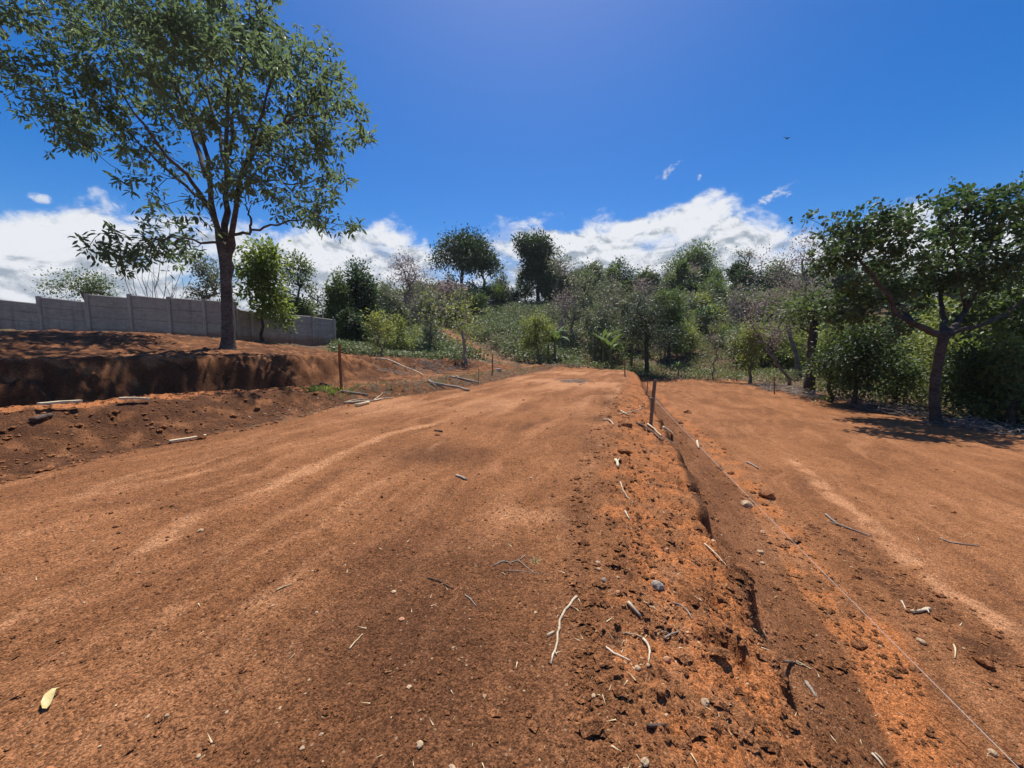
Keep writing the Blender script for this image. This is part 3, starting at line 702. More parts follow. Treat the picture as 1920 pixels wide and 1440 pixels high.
# --- the broad-leaved tree at the right edge
def right_tree():
    D = 12.2; b = AT(1757, 795, D); b[2] = gz(b[0], b[1]) - .05
    def q(u, v, dd=0.0): return AT(u, v, D + dd) - b
    trunk = [np.array([0, 0, -.12]), q(1752, 760), q(1752, 720), q(1758, 690), q(1764, 655), q(1770, 630)]
    lob = []
    for (u, v, ru, rv, dd) in [(1560, 420, 50, 35, -.6), (1530, 398, 18, 14, 0), (1620, 440, 80, 55, 1), (1600, 510, 70, 50, -1), (1700, 430, 80, 55, -.8), (1720, 500, 90, 60, 1.4), (1800, 400, 80, 55, .3), (1860, 380, 80, 45, -1), (1905, 355, 60, 30, .4),
                               (1840, 470, 90, 70, -1.2), (1930, 450, 80, 80, .5), (1650, 570, 60, 40, .6), (1560, 560, 45, 40, .8), (1760, 560, 70, 40, 1.5), (1880, 550, 70, 50, .9), (2000, 400, 90, 90, -.5), (1700, 400, 40, 26, .3), (1590, 590, 46, 30, .5), (1540, 470, 30, 24, .2), (1680, 612, 40, 22, -.6), (1850, 604, 56, 26, -.4), (1935, 600, 50, 36, 0), (1650, 392, 26, 16, 0), (1780, 356, 30, 16, .3)]:
        dd = dd * .8 + 1.5; v = v + (14 if v < 480 else 0); c = q(u, v, dd); k = (D + dd) / FPX; lob.append((c[0], c[1], c[2], ru * k, max(ru * k * .8, .6), rv * k * .85))
    root = empty('broad_leaved_tree', b, 'low spreading broad-leaved tree with a dark forked trunk right of the lower plot', 'tree')
    tips, dv, _ = sample_lobes(lob, 360, .3)
    F0 = trunk[-1]
    limbs = [[F0, q(1745, 622, 0.22), q(1712, 606, -0.02), q(1685, 590, 0.84), q(1650, 540, 0.60), q(1610, 480, 0.52), q(1580, 430, 0.68)],
             [F0, q(1790, 610, 0.38), q(1812, 585, 1.64), q(1835, 540, 1.56), q(1850, 480, 1.24), q(1860, 410, 0.92)],
             [F0, q(1800, 622, 0.14), q(1840, 610, -0.10), q(1890, 590, 0.76), q(1930, 560, 0.60), q(1970, 480, 0.76)],
             [F0, q(1772, 605, 0.70), q(1765, 560, 2.12), q(1740, 500, 2.36), q(1715, 440, 2.44)],
             [q(1712, 606, -0.02), q(1690, 570, 1.48), q(1650, 560, 1.88), q(1600, 555, 2.12), q(1560, 550, 2.12)],
             [q(1812, 585, 1.64), q(1800, 540, 0.92), q(1790, 470, 0.60), q(1780, 410, 0.52)]]
    limb_tree(root, trunk, [.145, .13, .12, .12, .125, .13], limbs, [.115, .12, .095, .10, .06, .065], tips, 2.3, M_BARKD, .008)
    per = rng.poisson(58, len(tips)); k = np.repeat(np.arange(len(tips)), per); sub = rng.normal(0, .19, (len(tips), 6, 3)); off = rng.normal(0, .055, (len(k), 3)); P = tips[k] + sub[k, rng.integers(0, 6, len(k))] + off
    D_ = dv[k] * .2 + off / .055 * .8; tint = np.clip(.5 * rng.random(len(tips))[k] + .5 * rng.random(len(k)), 0, 1)
    obj('crown', leaves_mesh('crown', P, D_, .150 * rng.uniform(.6, 1.25, len(k)), ML_RIGHT, tint, .8, .25, 6, 1.3), root)
right_tree()

# --- generic trees placed by where they stand
def px_tree(name, u, D, v_top, v_bot, w, label, style, mat, cat='tree', leaf=.22, n_leaf=2500, n_tip=70, bark=M_BARK, r=None, group=None, lean=0.0, tmpl=4, dz=0.0, width=1.0, spread=None, base_u=None):
    bu = base_u if base_u is not None else u
    d = ray(bu, 640); x = d[0] / d[1] * D; z = gz(x, D) + dz; base = np.array([x, D, z - .05])
    top = AT(u, v_top, D); bot = AT(u, v_bot, D); Wd = w * D / FPX; cx = top[0] - x
    h = top[2] - base[2]; hb = max(bot[2] - base[2], .15 * h if style not in ('bush', 'mass') else 0.0)
    hc = h - hb; rx = Wd / 2
    lob = []
    def L(fx, fy, fz, sx, sz, sy=None): lob.append((cx + fx * rx, fy * rx * .9, hb + fz * hc, sx * rx, (sy or sx) * rx * .9, sz * hc))
    if style == 'umbrella':
        for k in range(9):
            a = rng.uniform(0, 6.28); f = rng.uniform(.2, .78); L(math.cos(a) * f, math.sin(a) * f, rng.uniform(.55, .88) - .38 * f, rng.uniform(.2, .36), .17)
        L(0, 0, .8, .5, .2)
    elif style == 'round':
        for k in range(12):
            a = rng.uniform(0, 6.28); f = rng.uniform(.1, .75); fz = rng.uniform(.08, .86) - .12 * f; L(math.cos(a) * f, math.sin(a) * f, fz, rng.uniform(.2, .4), rng.uniform(.1, .2))
        L(0, 0, .72, .5, .26)
    elif style == 'column':
        for k in range(10):
            a = rng.uniform(0, 6.28); f = rng.uniform(.1, .5); L(math.cos(a) * f, math.sin(a) * f, .1 + .08 * k, .5, .15)
    elif style == 'sparse':
        for k in range(14):
            a = rng.uniform(0, 6.28); f = rng.uniform(.2, .8); L(math.cos(a) * f, math.sin(a) * f, rng.uniform(.1, .88), .24, .13)
    elif style in ('bush', 'mass'):
        for k in range(12):
            a = rng.uniform(0, 6.28); f = rng.uniform(.1, .85); L(math.cos(a) * f, math.sin(a) * f, rng.uniform(.1, .88) * (1 - .3 * f), rng.uniform(.16, .38), rng.uniform(.1, .24))
        L(rng.normal(0, .2), 0, .7, .32, .26)
    rb = r if r else max(.04, .022 * h)
    tz = hb + .35 * hc if style not in ('umbrella', 'bush', 'sparse') else hb * .9 + .05 * hc
    tz = max(tz, .22 * h)
    n = 6; t = np.linspace(0, 1, n); trunk = np.stack([cx * t ** 1.3 * .8 + rng.normal(0, .02 * h * .5, n) * (t > 0), rng.normal(0, .01 * h, n) * (t > 0), t * tz - (t == 0) * .15], 1)
    sp = spread or max(.18, .15 * rx)
    if D > 20: n_leaf = int(n_leaf * 1.7)
    return make_tree(name, base, label, cat, trunk, lob, n_tip, n_leaf, leaf, mat, bark, rb, max(.010, .0005 * D), sp, group, step=max(.35, .07 * h), tmpl=tmpl, droop=.2, up=.55,
                     sides=5, shell=.35, width=width, wander=.09)
T = px_tree
# behind and beside the wall on the left
T('leafy_tree', 492, 23.2, 452, 618, 118, 'bright yellow-green leafy tree just right of the tall tree trunk, hanging over the wall', 'round', ML_BRIGHT, n_leaf=2700, n_tip=110, leaf=.23, bark=M_BARKD, r=.08, width=1.1)
T('leafy_tree', 556, 33, 474, 600, 80, 'dark green tree with thin crown behind the bright leafy tree and the wall end', 'round', ML_MID, n_leaf=2600)
def bare_shrub():
    D = 25.5; d = ray(285, 600); b = np.array([d[0] / d[1] * D, D, 0.]); b[2] = gz(b[0], D) - .05
    root = empty('bare_shrub', b, 'bare dead shrub with long thin branches sticking up behind the wall, under the tall tree', 'shrub'); mb = MB()
    for (u, v) in ((215, 485), (240, 500), (262, 478), (285, 515), (300, 478), (318, 495), (345, 500), (362, 520), (330, 540)):
        t = np.linspace(0, 1, 8)[:, None]; e = AT(u, v, D + rng.normal(0, .5)) - b; P = e * t; P[:, 2] = e[2] * t[:, 0] ** .85; P[1:] += rng.normal(0, .05, (7, 3)); r = np.linspace(.032, .010, 8); mb.tube(P, r, 5)
        for _ in range(3):
            i = rng.integers(3, 7); q = P[i] + (P[-1] - P[i]) * .4 + rng.normal(0, .35, 3) + [0, 0, .3]; mb.tube([P[i], (P[i] + q) / 2 + rng.normal(0, .04, 3), q], [r[i] * .7, .014, .009], 4)
    obj('trunk', mb.mesh('trunk', M_TWIG, True), root)
bare_shrub()
T('feathery_shrub', 160, 27, 520, 565, 130, 'feathery green shrub showing over the wall top near the left edge', 'umbrella', ML_MID, 'shrub', n_leaf=1700, n_tip=50, leaf=.14, bark=M_TWIG)
T('leafy_tree', 392, 28, 488, 590, 85, 'loose thin-leaved tree behind the wall just left of the tall trunk', 'sparse', ML_GREY, n_leaf=1500, n_tip=60, leaf=.18, bark=M_TWIG)
T('bare_tree', 585, 38, 500, 640, 75, 'grey leafless tree of fine twigs behind the right end of the wall', 'sparse', ML_GREY, n_leaf=300, n_tip=90, bark=M_TWIG)
T('vine_covered_tree', 676, 36, 480, 640, 112, 'big dark dense tree cloaked in vines right of the wall end', 'mass', ML_DARK, n_leaf=8000, n_tip=110, leaf=.26)
T('vine_covered_tree', 628, 33.5, 505, 645, 72, 'paler vine-hung tree standing against the right end of the concrete wall', 'mass', ML_MID, n_leaf=3800, leaf=.22)
T('vine_covered_shrub', 663, 31, 565, 652, 62, 'black-green shrub draped in creepers at the foot of the dense vine tree', 'mass', ML_DARK, 'shrub', n_leaf=3200, leaf=.2)
T('bare_tree', 758, 50, 476, 610, 92, 'greyish mauve half-bare tree on the hill between the vine tree and the umbrella tree', 'round', ML_PINK, n_leaf=1900, n_tip=120, leaf=.24, bark=M_TWIG)
T('leafy_tree', 725, 44, 520, 640, 70, 'olive green tree under the mauve half-bare tree', 'round', ML_GREY, n_leaf=1900, n_tip=60)
# hilltop
T('umbrella_tree', 866, 68, 449, 512, 124, 'dark umbrella-shaped tree on the hilltop left of the round-headed tree', 'umbrella', ML_DARK, n_leaf=6500, n_tip=100, leaf=.42, r=.3)
T('umbrella_tree', 908, 70, 474, 528, 70, 'smaller dark tree half under the right side of the umbrella tree', 'umbrella', ML_DARK, n_leaf=2600, leaf=.4, r=.2)
T('round_headed_tree', 1009, 69, 436, 530, 78, 'dark round-headed tall tree on the hilltop, the one sharpest against the cloud', 'round', ML_DARK, n_leaf=8000, n_tip=110, leaf=.42, r=.3)
T('slim_tree', 985, 70, 500, 575, 40, 'slim grey-green tree beside the round-headed tree, on its left', 'column', ML_MID, n_leaf=1500, leaf=.35)
T('dark_shrub', 962, 66, 538, 572, 26, 'small dark round shrub on the lawn patch of the hilltop', 'bush', ML_DARK, 'shrub', n_leaf=700, leaf=.3, n_tip=24)
for i, (u, v, w, m) in enumerate([(838, 512, 60, ML_MID), (880, 528, 60, ML_DARK), (925, 530, 60, ML_MID), (945, 512, 46, ML_GREY), (1022, 520, 60, ML_DARK), (800, 520, 60, ML_GREY)]):
    T('hilltop_shrub', u, 62 + 1.2 * i, v, 575, w, ['mid-green bushy tree under the left side of the umbrella tree', 'dark shrub directly under the umbrella tree', 'green shrub right of the umbrella tree trunk',
      'pale loose shrub between the umbrella tree and the round-headed tree', 'dark shrub at the foot of the round-headed tree', 'grey-green shrub on the hill right of the mauve tree'][i], 'mass', m, 'shrub', n_leaf=1700, leaf=.34, n_tip=50, group='shrubs along the hilltop')
T('tall_sparse_tree', 1074, 42, 462, 650, 108, 'tall sparse pale tree with bare grey limbs right of the round-headed tree', 'sparse', ML_GREY, n_leaf=2300, n_tip=130, leaf=.24, bark=M_BARKP, r=.16)
T('bare_tree', 1062, 38, 545, 670, 70, 'low leafless grey tree in front of the tall sparse tree', 'sparse', ML_PINK, n_leaf=350, n_tip=80, bark=M_BARKP)
T('dark_tree', 1163, 78, 492, 560, 72, 'dark compact tree on the skyline over the mango-like tree', 'round', ML_DARK, n_leaf=3000, leaf=.4)
T('slim_tree', 1135, 76, 505, 560, 46, 'slim tree on the skyline just left of the dark compact one', 'column', ML_MID, n_leaf=1400, leaf=.36)
T('dense_tree', 1214, 30.5, 545, 650, 122, 'dense dark grey-green tree at the far corner of the lower plot, shading its trunk', 'round', ML_GREYD, n_leaf=3000, n_tip=130, leaf=.18, r=.15, bark=M_BARKD)
T('dense_tree', 1256, 37, 545, 650, 70, 'grey-green tree behind the dense dark one, on its right', 'round', ML_MID, n_leaf=2600, leaf=.24)
T('dense_tree', 1185, 40, 548, 650, 66, 'mid-green tree behind the dense dark one, on its left', 'round', ML_GREY, n_leaf=2400, leaf=.24)
# small trees in the field
T('forked_tree', 868, 25.0, 552, 640, 150, 'small forked tree with pale limbs and thin leaves at the corner of the path', 'sparse', ML_YG, n_leaf=600, n_tip=70, leaf=.17, bark=M_BARKP, r=.105, base_u=874)
T('forked_tree', 806, 31, 538, 660, 66, 'slender light-green tree left of the forked tree by the path', 'sparse', ML_GREY, n_leaf=1300, n_tip=60, leaf=.2, bark=M_TWIG)
T('bare_shrub', 714, 23, 590, 672, 60, 'bare forked shrub among pale leaves at the right foot of the bank', 'sparse', ML_YG, 'shrub', n_leaf=500, n_tip=40, leaf=.16, bark=M_TWIG, r=.07)
T('leafy_shrub', 742, 28, 588, 660, 70, 'yellow-green loose shrub between the vine tree and the slender tree', 'bush', ML_YG, 'shrub', n_leaf=1500, n_tip=40, leaf=.17, bark=M_TWIG)
T('leafy_shrub', 1010, 31, 590, 668, 70, 'green leafy coppice at the foot of the field, left of the banana clump', 'sparse', ML_YG, 'shrub', n_leaf=1900, n_tip=60, leaf=.18, bark=M_TWIG)
T('leafy_shrub', 1118, 33, 580, 670, 62, 'grey-green shrub between the two banana clumps', 'mass', ML_GREY, 'shrub', n_leaf=1700, n_tip=50, leaf=.2, bark=M_TWIG)
# right-hand hillside
T('umbrella_tree', 1312, 92, 468, 535, 108, 'flat-topped green tree on the right skyline above the mauve-flowered tree', 'umbrella', ML_MID, n_leaf=4200, n_tip=80, leaf=.5, r=.3)
T('bare_tree', 1283, 84, 494, 565, 66, 'mauve half-bare tree on the right hillside under the flat-topped tree', 'round', ML_PINK, n_leaf=1700, n_tip=80, leaf=.36, bark=M_TWIG)
T('bare_tree', 1392, 88, 460, 530, 44, 'thin open-crowned tree poking over the right skyline', 'sparse', ML_GREY, n_leaf=350, n_tip=50, leaf=.36, bark=M_TWIG)
T('bare_tree', 1238, 86, 505, 555, 50, 'small leafless tree on the skyline left of the mauve tree', 'sparse', ML_GREY, n_leaf=200, n_tip=60, bark=M_TWIG)
fr = [(1345, 520, 95, 66, 'bushy green tree on the hillside right of the mauve tree'), (1400, 505, 90, 72, 'round green tree on the right skyline under the thin open crown'), (1455, 500, 90, 78, 'round green tree on the right skyline beside the bare mauve crown'),
      (1510, 495, 100, 74, 'green skyline tree behind the bare mauve crown'), (1425, 545, 95, 60, 'green tree midway up the right hillside'), (1570, 500, 110, 82, 'green hillside tree seen through the left of the broad-leaved crown'),
      (1650, 480, 120, 88, 'dark hillside tree seen through the middle of the broad-leaved crown'), (1730, 478, 130, 90, 'far hillside tree behind the broad-leaved trunk'), (1810, 470, 140, 86, 'far hillside tree right of the broad-leaved trunk'), (1890, 462, 140, 84, 'far hillside tree at the right edge of the picture'),
      (1985, 470, 150, 84, 'far hillside tree just past the right edge'), (1300, 560, 90, 60, 'yellowish tree behind the dense dark tree on the hillside')]
for i, (u, v, w, D, lab) in enumerate(fr):
    T('hillside_tree', u, D, v, 640 if D < 70 else 590, w, lab, 'mass', [ML_MID, ML_DARK, ML_MID, ML_DARK, ML_MID][i % 5] if i < 11 else ML_YG, n_leaf=3300, n_tip=60, leaf=.42, group='trees on the right hillside')
T('bare_tree', 1478, 30, 448, 600, 150, 'bare mauve-grey tree with a stout dark trunk left of the broad-leaved tree', 'sparse', ML_PINK, n_leaf=1500, n_tip=170, leaf=.16, bark=M_TWIG, r=.14, base_u=1500)
T('dark_trunk_tree', 1532, 20, 545, 640, 130, 'tree with a straight dark trunk behind the left edge of the broad-leaved crown', 'round', ML_MID, n_leaf=1900, n_tip=60, leaf=.18, bark=M_BARKD, r=.2, base_u=1525)
T('bare_tree', 1440, 24.5, 530, 660, 110, 'low grey twiggy tree at the back edge of the lower plot', 'sparse', ML_PINK, n_leaf=800, n_tip=120, leaf=.14, bark=M_TWIG, r=.08, base_u=1486)
T('bare_tree', 1342, 28, 585, 690, 62, 'thin bare sapling at the far edge of the lower plot beside the dense tree', 'sparse', ML_GREY, n_leaf=300, n_tip=50, leaf=.16, bark=M_TWIG, r=.05)
T('leafy_shrub', 1412, 26, 598, 690, 84, 'small yellow-green tree at the back edge of the lower plot', 'bush', ML_YG, 'shrub', n_leaf=1700, n_tip=60, leaf=.16, bark=M_TWIG)
T('leafy_shrub', 1285, 44, 600, 640, 90, 'low yellow-green bush on the slope behind the lower plot', 'bush', ML_YG, 'shrub', n_leaf=1600, n_tip=40, leaf=.2, bark=M_TWIG)
T('dense_shrub', 1612, 15.6, 600, 752, 140, 'tall black-green shrub at the edge of the lower plot, left of the broad-leaved trunk', 'mass', ML_DARK, 'shrub', n_leaf=7000, n_tip=130, leaf=.13, bark=M_BARKD)
T('dense_shrub', 1563, 17.0, 600, 745, 60, 'yellow-green shrub hugging the left side of the tall black-green shrub', 'mass', ML_BRIGHT, 'shrub', n_leaf=2000, n_tip=60, leaf=.13, bark=M_BARKD)
T('dense_shrub', 1690, 16.0, 640, 765, 110, 'dark leafy shrub just left of the broad-leaved trunk', 'mass', ML_MID, 'shrub', n_leaf=3600, n_tip=90, leaf=.13, bark=M_BARKD)
T('dense_shrub', 1835, 12.9, 640, 800, 130, 'dark leafy shrub just right of the broad-leaved trunk', 'mass', ML_DARK, 'shrub', n_leaf=6500, n_tip=120, leaf=.12, bark=M_BARKD)
T('dense_shrub', 1915, 11.9, 620, 815, 130, 'dark leafy shrub at the right edge of the picture', 'mass', ML_MID, 'shrub', n_leaf=5000, n_tip=110, leaf=.12, bark=M_BARKD)
T('dense_shrub', 1900, 15.0, 560, 700, 130, 'yellow-green bush behind the shrub at the right edge', 'mass', ML_BRIGHT, 'shrub', n_leaf=3000, n_tip=80, leaf=.16, bark=M_BARKD)
T('dense_shrub', 1775, 18.0, 610, 740, 150, 'light green bush seen in the gap behind the broad-leaved trunk', 'mass', ML_YG, 'shrub', n_leaf=3000, n_tip=80, leaf=.16, bark=M_BARKD)
T('dense_shrub', 2020, 12.9, 600, 830, 150, 'dark leafy shrub just beyond the right edge', 'mass', ML_DARK, 'shrub', n_leaf=3500, n_tip=80, leaf=.15, bark=M_BARKD)


# --- thickets: shrubs copied from a few grown ones, each its own object
def clone(root, loc, s, rz, label, group, mats=None):
    c = root.copy(); col.objects.link(c); c.location = loc; c.scale = s; c.rotation_euler = (0, 0, rz); c['label'] = label; c['group'] = group
    for ch in root.children:
        k = ch.copy(); col.objects.link(k); k.parent = c
    return c
def thicket(n, protos, u0, u1, d0, d1, h0, h1, label, group, ok=lambda x, y: True, used=set()):
    k = 0; made = []
    while k < n:
        D = rng.uniform(d0, d1); u = rng.uniform(u0, u1); d = ray(u, 640); x = d[0] / d[1] * D
        if not ok(x, D): continue
        p, ph = protos[k % len(protos)]; h = rng.uniform(h0, h1) / ph; loc = (x, D, gz(x, D) - .05); w = h * rng.uniform(.85, 1.35)
        if p.name not in used:
            used.add(p.name); p.location = loc; p.scale = (w, w, h); p['group'] = group; o = p
        else: o = clone(p, loc, (w, w, h), rng.uniform(0, 6.28), label, group)
        made.append((p['look'], u, o)); k += 1
    ordn = ['leftmost', 'second from left', 'third from left', 'fourth from left', 'fifth from left', 'sixth from left', 'seventh from left', 'eighth from left', 'ninth from left', 'tenth from left', 'eleventh from left', 'twelfth from left', 'thirteenth from left']
    for look in {m[0] for m in made}:
        row = sorted([m for m in made if m[0] == look], key=lambda m: m[1])
        for i, m in enumerate(row): m[2]['label'] = f'{look} {label}, {ordn[i]} of its colour there' if len(row) > 1 else f'{look} {label}, the only one of its colour'
def proto(name, mat, style_seed, hgt=4.0, n_leaf=2600, leaf=.26, tips=70, bark=M_TWIG, low=.12, cat='shrub', shell=.35, spread=.3):
    lob = []
    for k in range(12):
        a = rng.uniform(0, 6.28); f = rng.uniform(.1, 1.15); z = rng.uniform(low, .84); lob.append((math.cos(a) * f, math.sin(a) * f, z * hgt, .62, .62, .13 * hgt))
    t = np.linspace(0, 1, 6)[:, None]; trunk = np.hstack([rng.normal(0, .06, (6, 2)) * t, t * hgt * .42 - .1 * (t == 0)])
    return make_tree(name, (0, 0, 0), 'x', cat, trunk, lob, tips, n_leaf, leaf, mat, bark, .09, .014, spread, None, step=.4, droop=.2, up=.5, shell=shell, look={'mid_green_leaves': 'mid-green', 'grey_green_leaves': 'grey-green', 'dark_evergreen_leaves': 'dark', 'yellow_green_leaves': 'yellow-green', 'dry_mauve_leaves': 'mauve twiggy'}[mat.name]), hgt
P1 = [proto('thicket_shrub', m, 0) for m in (ML_MID, ML_GREY, ML_DARK, ML_YG)] + [proto('thicket_shrub', ML_PINK, 0, n_leaf=500, tips=120)]
thicket(38, P1, 1240, 1560, 44, 72, 3.0, 6.5, 'shrub in the right hillside thicket', 'thicket shrubs on the right hillside')
P2 = [proto('thicket_bush', m, 0, leaf=.22) for m in (ML_MID, ML_GREY, ML_YG)] + [proto('thicket_bush', ML_PINK, 0, n_leaf=350, tips=110)]
thicket(20, P2, 1110, 1560, 32, 44, 1.8, 4.2, 'bush behind the lower plot', 'bushes behind the lower plot')
P9 = [proto('pale_trunk_tree', m, 0, 7.0, 1500, .24, 110, M_BARKP, .3, 'tree', .5, .34) for m in (ML_GREY, ML_MID)] + [proto('pale_trunk_tree', ML_PINK, 0, 7.0, 420, .2, 170, M_BARKP, .3, 'tree', .5, .3)]
thicket(22, P9, 1115, 1560, 34, 58, 4.5, 8.0, 'pale-trunked tree on the right hillside', 'pale-trunked trees on the right hillside')
P3 = [proto('slope_shrub', m, 0) for m in (ML_MID, ML_GREY, ML_DARK)] + [proto('slope_shrub', ML_PINK, 0, n_leaf=600, tips=120)]
thicket(20, P3, 640, 900, 40, 62, 3.0, 6.0, 'shrub below the umbrella tree', 'shrubs on the slope below the umbrella tree', lambda x, y: poly_dist(np.array([x]), np.array([y]), PATH)[0] > 2.5)
P4 = [proto('shade_bush', m, 0, leaf=.2, n_leaf=3200) for m in (ML_MID, ML_DARK, ML_YG)]
thicket(36, P4, 1560, 2050, 17, 42, 2.5, 5.5, 'bush behind the broad-leaved tree', 'bushes behind the broad-leaved tree')
P5 = [proto('crest_tree', m, 0, 9.0, 4200, .42, 90, M_BARK, .3, 'tree') for m in (ML_MID, ML_DARK, ML_GREY)]
thicket(16, P5, 1240, 1800, 66, 92, 6.5, 10.5, 'tree along the right skyline', 'trees of the right skyline wood')
P8 = [proto('hilltop_tree', m, 0, 6.0, 3000, .36, 80, M_BARK, .12, 'tree') for m in (ML_MID, ML_GREY, ML_DARK)] + [proto('hilltop_tree', ML_PINK, 0, 6.0, 900, .3, 130, M_TWIG, .2, 'tree')]
thicket(16, P8, 620, 805, 64, 80, 4.0, 7.0, 'tree left of the umbrella tree', 'trees on the hilltop left of the lawn')
thicket(26, P8, 1030, 1290, 70, 88, 4.5, 8.5, 'tree right of the round-headed tree', 'trees on the hilltop right of the round-headed tree')
P6 = [proto('wall_bush', m, 0, 4.0, 2600, .2) for m in (ML_MID, ML_GREY)]
thicket(8, P6, 500, 640, 34, 44, 3.0, 5.0, 'bush behind the wall end', 'bushes behind the wall end')
P7 = [proto('field_edge_shrub', m, 0, 4.0, 1800, .22) for m in (ML_GREY, ML_MID)]
thicket(8, P7, 1112, 1185, 40, 64, 2.5, 5, 'shrub beside the leafy field', 'shrubs at the side of the field')

# --- banana clumps
def banana_leaf_mesh(L, W, bend):
    n = 9; t = np.linspace(0, 1, n); th = R(65) - bend * t
    xs = np.concatenate([[0], np.cumsum(np.cos((th[1:] + th[:-1]) / 2) * L / (n - 1))]); zs = np.concatenate([[0], np.cumsum(np.sin((th[1:] + th[:-1]) / 2) * L / (n - 1))])
    w = W * np.interp(t, [0, .12, .25, .7, 1], [.06, .08, .9, .9, .02])
    V = np.concatenate([np.stack([xs, -w, zs - .12 * w + .04], 1), np.stack([xs, 0 * w, zs], 1), np.stack([xs, w, zs - .12 * w + .04], 1)])
    F = []
    for i in range(n - 1):
        F += [(i, i + 1, n + i + 1, n + i), (n + i, n + i + 1, 2 * n + i + 1, 2 * n + i)]
    return mesh_from('leaf', V, 4, np.array(F).ravel(), ML_BANANA, True, {'tint': np.clip(rng.random(len(V)) * .4 + rng.random() * .6, 0, 1)})
BL = [banana_leaf_mesh(1.7, .17, R(a)) for a in (50, 85, 115)]
mb = MB(); mb.tube([(0, 0, -.1), (.02, 0, .6), (.0, .02, 1.2), (.02, 0, 1.7)], [.13, .11, .09, .06], 8, .03)
BSTEM = mb.mesh('stem', simple_mat('banana_stem', (.10, .085, .04), (.22, .19, .09), 10, .7, .004, (4, 4, .5)), True)
for (u, D, hs, lab) in [(1040, 31.0, 1.15, 'banana plant with upright leaves at the foot of the field, in front of the coppice'), (1028, 32.2, 1.0, 'smaller banana plant just behind the coppice banana, on its left'),
                        (1146, 29.6, 1.1, 'banana plant left of the dense dark tree, nearer of the pair'), (1132, 31.5, 1.25, 'banana plant left of the dense dark tree, farther of the pair'),
                        (1325, 52, 1.5, 'banana plant on the hillside, left of two'), (1392, 50, 1.5, 'banana plant on the hillside, right of two'), (1275, 30.2, .42, 'young banana sucker at the far edge of the lower plot'), (1185, 34, 1.1, 'banana plant half hidden behind the dense dark tree')]:
    d = ray(u, 640); x = d[0] / d[1] * D
    root = empty('banana_plant', (x, D, gz(x, D)), lab, 'banana plant', 'banana plants around the far edge', rng.uniform(0, 6)); root.scale = (hs,) * 3
    obj('stem', BSTEM, root)
    for k in range(9):
        o = obj('leaf', BL[k % 3], root, (0, 0, 1.45 + .03 * k)); o.rotation_euler = (rng.normal(0, .15), -rng.uniform(-.2, .35), k * 2.4 + rng.normal(0, .2)); o.scale = (rng.uniform(.75, 1.15),) * 3

# --- leafy field on the hillside, weeds and litter (nobody could count them)
def area_leaves(name, X, Y, per, size, mat, hgt, spread, label, cat=None, tmpl=4, up=.5, width=1.0):
    z = H(X, Y); n = len(X) * per; k = np.repeat(np.arange(len(X)), per)
    hh = np.broadcast_to(hgt, X.shape)[k]
    off = rng.normal(0, 1, (n, 3)); P = np.stack([X[k] + off[:, 0] * spread, Y[k] + off[:, 1] * spread, z[k] + hh * rng.uniform(.15, 1, n)], 1)
    Dv = off * np.array([1, 1, .3]); tint = np.clip(.5 * rng.random(len(X))[k] + .5 * rng.random(n), 0, 1)
    o = obj(name, leaves_mesh(name, P, Dv, size * rng.uniform(.6, 1.3, n), mat, tint, up, .1, tmpl, width))
    return tag(o, label, cat, kind='stuff')
def scatter(n, x0, x1, y0, y1, f):
    x = rng.uniform(x0, x1, n); y = rng.uniform(y0, y1, n); m = f(x, y); return x[m], y[m]
def not_path(x, y, w=1.0): return poly_dist(x, y, PATH) > w + .02 * np.maximum(y - 20, 0)
X, Y = scatter(9000, -16, 11, 29, 68, lambda x, y: not_path(x, y, 1.1) & (x / y > -.36) & (x / y < .17) & (fbm(x, y, .3, 2) > -.5) & (np.sin((.35 * x + y) * 3.7 + 1.2 * fbm(x, y, .2, 2)) > -.45) & (np.hypot((x - G(975, 568)[0]) / 7, (y - G(975, 568)[1]) / 4) > 1))
area_leaves('coffee_field', X, Y, 14, .26, ML_COFFEE, .95, .28, 'glossy dark-green leaf crop covering the hillside beyond the plots', 'crop', up=.35)
X, Y = scatter(1500, -13, -2, 21, 31, lambda x, y: not_path(x, y, 1.3) & (x / y > -.46) & (x / y < -.13) & (y > 23 + 8 * (x / y + .45) ) & (fbm(x, y, .5, 2) > -.5))
area_leaves('leafy_ground_cover', X, Y, 14, .20, ML_COFFEE, .45, .2, 'pale glossy ground cover at the foot of the bank right of the wall', 'ground cover', up=.4)
X, Y = scatter(15000, 3, 44, 27.5, 62, lambda x, y: (x / y > .14) & (x / y < 1.0) & (fbm(x, y, .35, 3) > -.15))
area_leaves('undergrowth', X, Y, 8, .17, ML_WEED, .4, .22, 'low weeds and seedlings under the trees behind the lower plot', 'undergrowth')
X, Y = scatter(2600, 11, 24, 7, 28, lambda x, y: (x > Xr(np.clip(y, 8.5, 24)) + .9) & (fbm(x, y, .5, 2) > -.2))
area_leaves('undergrowth', X, Y, 9, .13, ML_WEED, .6, .2, 'dark weeds along the right edge of the lower plot', 'undergrowth')
